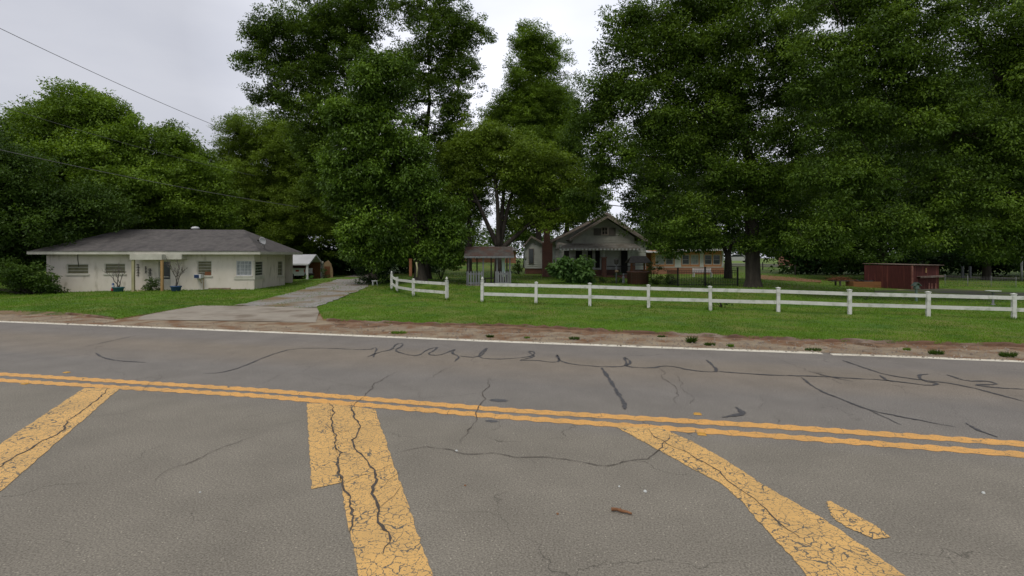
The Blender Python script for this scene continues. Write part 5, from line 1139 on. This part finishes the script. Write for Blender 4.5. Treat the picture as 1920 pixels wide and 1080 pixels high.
# brush pile on table
b = at(1578, 43, 537); t = thing('brush_table', 'dark rough table heaped with brown brush beside the planter', 'table', b)
MB().box(-.9,.95,-.35,.35,.42,.48).build('tabletop', M['greydark'], t)
for x, y in ((-.3,-.3),(.8,-.3),(-.3,.3),(.8,.3)): MB().box(x-.05,x+.05,y-.05,y+.05,-.05,.419).build('leg', M['greydark'], t)
rb = random.Random(5); mb = MB()
for i in range(150):
    x = rb.gauss(-.2,.5); y = rb.gauss(0,.22); z = .5+max(0,.28-abs(x+.1)*.25)*rb.random(); d = Vector((rb.uniform(-1,1),rb.uniform(-.6,.6),rb.uniform(-.25,.3))).normalized()*rb.uniform(.2,.6)
    mb.tube([(x,y,z),(x+d.x,y+d.y,max(.49,z+d.z))], [.018,.006], 4)
mb.build('brush_heap', M['brownwall'], t)
b = at(1718, 29.5, 565.5); t = thing('bird_feeder', 'small green house-shaped bird feeder on a post in front of the red shed', 'bird feeder', b)
MB().box(-.045,.045,-.045,.045,-.1,.72).build('post', M['patina'], t); MB().box(-.14,.14,-.12,.12,.72,.76).box(-.1,.1,-.09,.09,.76,.9).build('house', M['patina'], t)
MB().slab([(-.19,-.17,.88),(.0,-.17,1.07),(.0,.17,1.07),(-.19,.17,.88)], .02).slab([(.001,-.17,1.07),(.19,-.17,.88),(.19,.17,.88),(.001,.17,1.07)], .02).build('roof', M['patina'], t)
b = at(1862, 27, 573); t = thing('bird_bath', 'pale bird bath behind the last span of the white fence', 'bird bath', b)
MB().lathe([(.12,-.05),(.10,.06),(.05,.1),(.045,.62),(.09,.68)], (0,0,0), 12).build('pedestal', M['greywood'], t); MB().lathe([(.06,.68),(.30,.72),(.33,.76),(.28,.75),(.05,.71)], (0,0,0), 16).build('bowl', M['whitesiding'], t)
b = at(1692, 39, 544.5); tag(MB().add([(-.45,-.3,.03),(.3,-.35,.02),(.6,.1,.03),(.1,.35,.05),(-.3,.2,.04),(-.45,-.3,-.05),(.3,-.35,-.05),(.6,.1,-.05),(.1,.35,-.05),(-.3,.2,-.05)], [(0,1,2,3,4),(0,5,6,1),(1,6,7,2),(2,7,8,3),(3,8,9,4),(4,9,5,0)]).build('stepping_stone', M['tan']), 'flat tan slab on the grass at the foot of the red shed', 'paving slab').location = b
for px, lab in ((1805,'left grey wooden post of the pair beyond the red shed'),(1819,'right grey wooden post of the pair beyond the red shed')):
    tag(MB().box(-.1,.1,-.09,.09,-.2,1.25).box(-.085,.085,-.075,.075,1.251,1.29).build('fence_post', M['greywood']), lab, 'post', 'grey posts beyond the shed').location = at(px, 62, 516+4)
b = at(1915.5, 50, 527); tag(MB().tube([(0,0,-.1),(0,0,2.2)], .09, 10).lathe([(.095,2.2),(.11,2.21),(.02,2.26)], (0,0,0), 10).build('utility_post', M['greywood']), 'light grey round post at the right edge of the picture', 'post').location = b
# wire mesh fence near shed
F0, F1 = Vector(at(1772, 43, 541)), Vector(at(1905, 41, 547)); t = thing('wire_fence', 'thin garden wire fence running right from the red shed', 'fence', tuple(F0)); d = F1-F0
mb = MB(); [mb.tube([tuple(d*i/44+Vector((0,0,0))), tuple(d*i/44+Vector((0,0,1.05)))], .005, 3) for i in range(45)]; [mb.tube([(0,0,z),tuple(d+Vector((0,0,z)))], .005, 3) for z in (.1,.3,.5,.7,.9,1.05)]; mb.build('mesh', M['wire'], t)
for s in (0,.33,.66,1): q = d*s; MB().tube([tuple(q+Vector((0,0,-.1))),tuple(q+Vector((0,0,1.15)))], .02, 6).build('stake', M['greywood'], t)
t = thing('wire_fence', 'far sagging wire fence on dark posts along the far road', 'fence', at(1430, 78))
b0 = Vector(t.location); pts_ = [Vector(at(px, D))-b0 for px, D in ((1430,78),(1490,74),(1550,70),(1610,67))]
for q in pts_: MB().box(q.x-.06,q.x+.06,q.y-.06,q.y+.06,q.z-.1,q.z+1.15).build('post', M['greydark'], t)
mb = MB(); [mb.tube([tuple(a+Vector((0,0,z))),tuple(b+Vector((0,0,z)))], .02, 3) for a, b in zip(pts_[:-1],pts_[1:]) for z in (.4,.75,1.1)]; mb.build('wire', M['wire'], t)
tag(MB().box(-.05,.05,-.05,.05,-.1,1.15).build('fence_post', M['greydark']), 'lone dark post on the slope right of the thickest trunk', 'post').location = at(1491, 60)
# distant buildings and car
b = at(905, 88, 493); t = thing('brick_house', 'distant red brick house behind the garden shelter', 'house', b); k = .088
MB().box(-5.2,5.5,0,8,-1,2.15).build('wall', M['brickfar'], t); MB().slab([(-5.8,-.6,2.1),(6,-.6,2.1),(4.5,4,2.9),(-4.2,4,2.9)], .15).build('roof', M['shingle'], t)
for x, wm in ((-3.75,'curtain'),(-.8,'glass'),(1.8,'curtain')):
    o = MB().box(x-.45,x+.45,-.08,-.003,.75,2.0).build('window', M['white'], t); MB().box(x-.33,x+.33,-.095,-.083,.85,1.9).build('pane', M[wm], o)
b = at(1505, 92, 492); t = thing('brick_house', 'distant brick building with white roof edge right of the thickest trunk', 'house', b)
MB().box(-1.2,3,0,6,-1,2.1).build('wall', M['brickfar'], t); MB().slab([(-1.6,-.5,2.35),(3.4,-.5,2.35),(3.4,4,2.9),(-1.6,4,2.9)], .15).build('roof', M['white'], t)
def car(px, D, py, lab, rz):
    b = at(px, D, py); t = thing('parked_car', lab, 'car', b, rz)
    prof([(-2.1,.3),(-2.15,.75),(-1.9,.9),(-1.4,.95),(-.85,1.4),(.7,1.42),(1.3,.98),(2.0,.85),(2.15,.6),(2.1,.3)], 0, 1.7).build('body', M['truckwhite'], t)
    prof([(-1.25,.97),(-.78,1.35),(.62,1.36),(1.1,1.0)], -.012, 1.712).build('side_windows', M['glass'], t)
    for x in (-1.35,1.35):
        for y in (-.03,1.53): MB().lathe([(.2,0),(.31,.01),(.32,.18),(.2,.2)], (x,y,.32), 16, axis='y').build('wheel', M['tyre'], t)
car(1384, 92, 492, 'distant white car on the far road between two trunks', R(-12))

# ------------------------------------------------------------------ wires, road markers, litter
def wire(lab, pts, r, sag=.0):
    P = [Vector(((px-960)*D/F_PX, D, CAM_H-(py-HY)*D/F_PX)) for px, py, D in pts]; out = []
    a, b = P; o0 = a.copy()
    for i in range(25): s = i/24; q = a.lerp(b, s); q.z -= 4*sag*s*(1-s); out.append(tuple(q-o0))
    o = MB().tube(out, r, 6).build('power_line', M['wire']); o.location = o0; tag(o, lab, 'power line', 'wires over the cream house')
wire('topmost thin overhead wire slanting down across the open sky at left', [(-200,-45,24),(430,246,44)], .016, .25)
wire('middle overhead wire crossing in front of the left trees', [(-200,133,26),(480,330,45)], .014, .35)
wire('lowest overhead wire running down toward the right side of the grey roof', [(-200,235,24),(560,388,38)], .016, .25)
for px, py, lab in ((1308,777,'square yellow road marker above the double line'),(1316,815,'square yellow road marker below the double line'),(125,699,'yellow road marker above the double line at the far left'),(47,720,'yellow road marker below the double line at the far left')):
    x, y = G0(px, py); o = MB().add([(-.06,-.05,.005),(.06,-.05,.005),(.06,.05,.005),(-.06,.05,.005),(-.035,-.03,.022),(.035,-.03,.022),(.035,.03,.022),(-.035,.03,.022)], [(4,5,6,7),(0,1,5,4),(1,2,6,5),(2,3,7,6),(3,0,4,7)]).build('road_marker', M['amber'])
    o.location = (x, y, 0); o.rotation_euler = (0, 0, RA); tag(o, lab, 'road marker', 'yellow markers beside the double line')
x, y = G0(1165, 962)
o = MB().tube([(-.09,.035,.02),(-.04,.02,.026),(0,0,.02),(.05,-.025,.022),(.09,-.05,.016)], [.017,.014,.015,.011,.010], 8).tube([(-.01,0,.02),(.0,.03,.035)], [.008,.004], 5).build('stick', M['stick']); o.location = (x, y, .002); tag(o, 'short snapped brown stick lying on the near asphalt', 'stick')
rp = random.Random(21)
spec_ = [(872,911,'leaf scrap left of the broken stick'),(1161,913,'pale pebble above the broken stick'),(1045,964,'dark twig crumb left of the broken stick'),(856,846,'white chip by the long crack in the middle'),(375,924,'pale pebble in the left panel'),(1210,922,'second pale pebble right of the stick'),(1844,925,'pale pebble at the right end of the near asphalt')]
for px, py, lab in spec_:
    x, y = G0(px, py); r = rp.uniform(.012, .02); mb = MB(); k = 7
    vs_ = [(r*rp.uniform(.7,1.3)*math.cos(a*6.28/k), r*rp.uniform(.7,1.3)*math.sin(a*6.28/k), 0.0) for a in range(k)]; vs_ += [(v[0]*.6, v[1]*.6, r*.7) for v in vs_]
    mb.add(vs_, [(i,(i+1)%k,k+(i+1)%k,k+i) for i in range(k)]+[tuple(range(k,2*k))])
    o = mb.build('pebble', M['whitesiding'] if 'pale' in lab or 'white' in lab else M['stick']); o.location = (x, y, .003); tag(o, lab, 'road litter')

def stones():
    rng = np.random.default_rng(9); n = 5200
    px = rng.uniform(-200, 2150, n); f = np.interp(px, [-300,0,480,960,1300,1540,1920,3400], [589,602,621,640,652.5,661,677,732]); e_ = edge_py(px)
    u = rng.beta(1.2, 1.6, n); py = f+1-(f-e_-1)*u; keep = ~((px > 215) & (px < 606) & (u > .3)); px, py, u = px[keep], py[keep], u[keep]; n = len(px)
    D = (CAM_H-.02-.05*u)*F_PX/(py-HY); c = np.stack([(px-960)*D/F_PX, D, .02+.05*u], 1); r_ = rng.uniform(.006, .02, n)*rng.choice([1,1,1,1.8], n)
    base = np.array([(1,0,-.3),(0,1,-.3),(-1,0,-.3),(0,-1,-.3),(.15,.1,.75)]); V = c[:, None]+base[None]*r_[:, None, None]*rng.uniform(.7, 1.3, (n, 5, 1))
    me = bpy.data.meshes.new('gravel_litter'); F = (np.arange(n)[:, None, None]*5+np.array([(0,1,4),(1,2,4),(2,3,4),(3,0,4)])[None]).reshape(-1, 3)
    me.from_pydata(V.reshape(-1, 3).tolist(), [], F.tolist()); me.materials.append(mat('loose_stone', (.34,.30,.25), (.13,.10,.08), 3, .95)); me.update()
    o = bpy.data.objects.new('gravel_litter', me); col.objects.link(o); tag(o, 'loose small stones on the road shoulder', 'gravel', None, 'stuff')
stones()
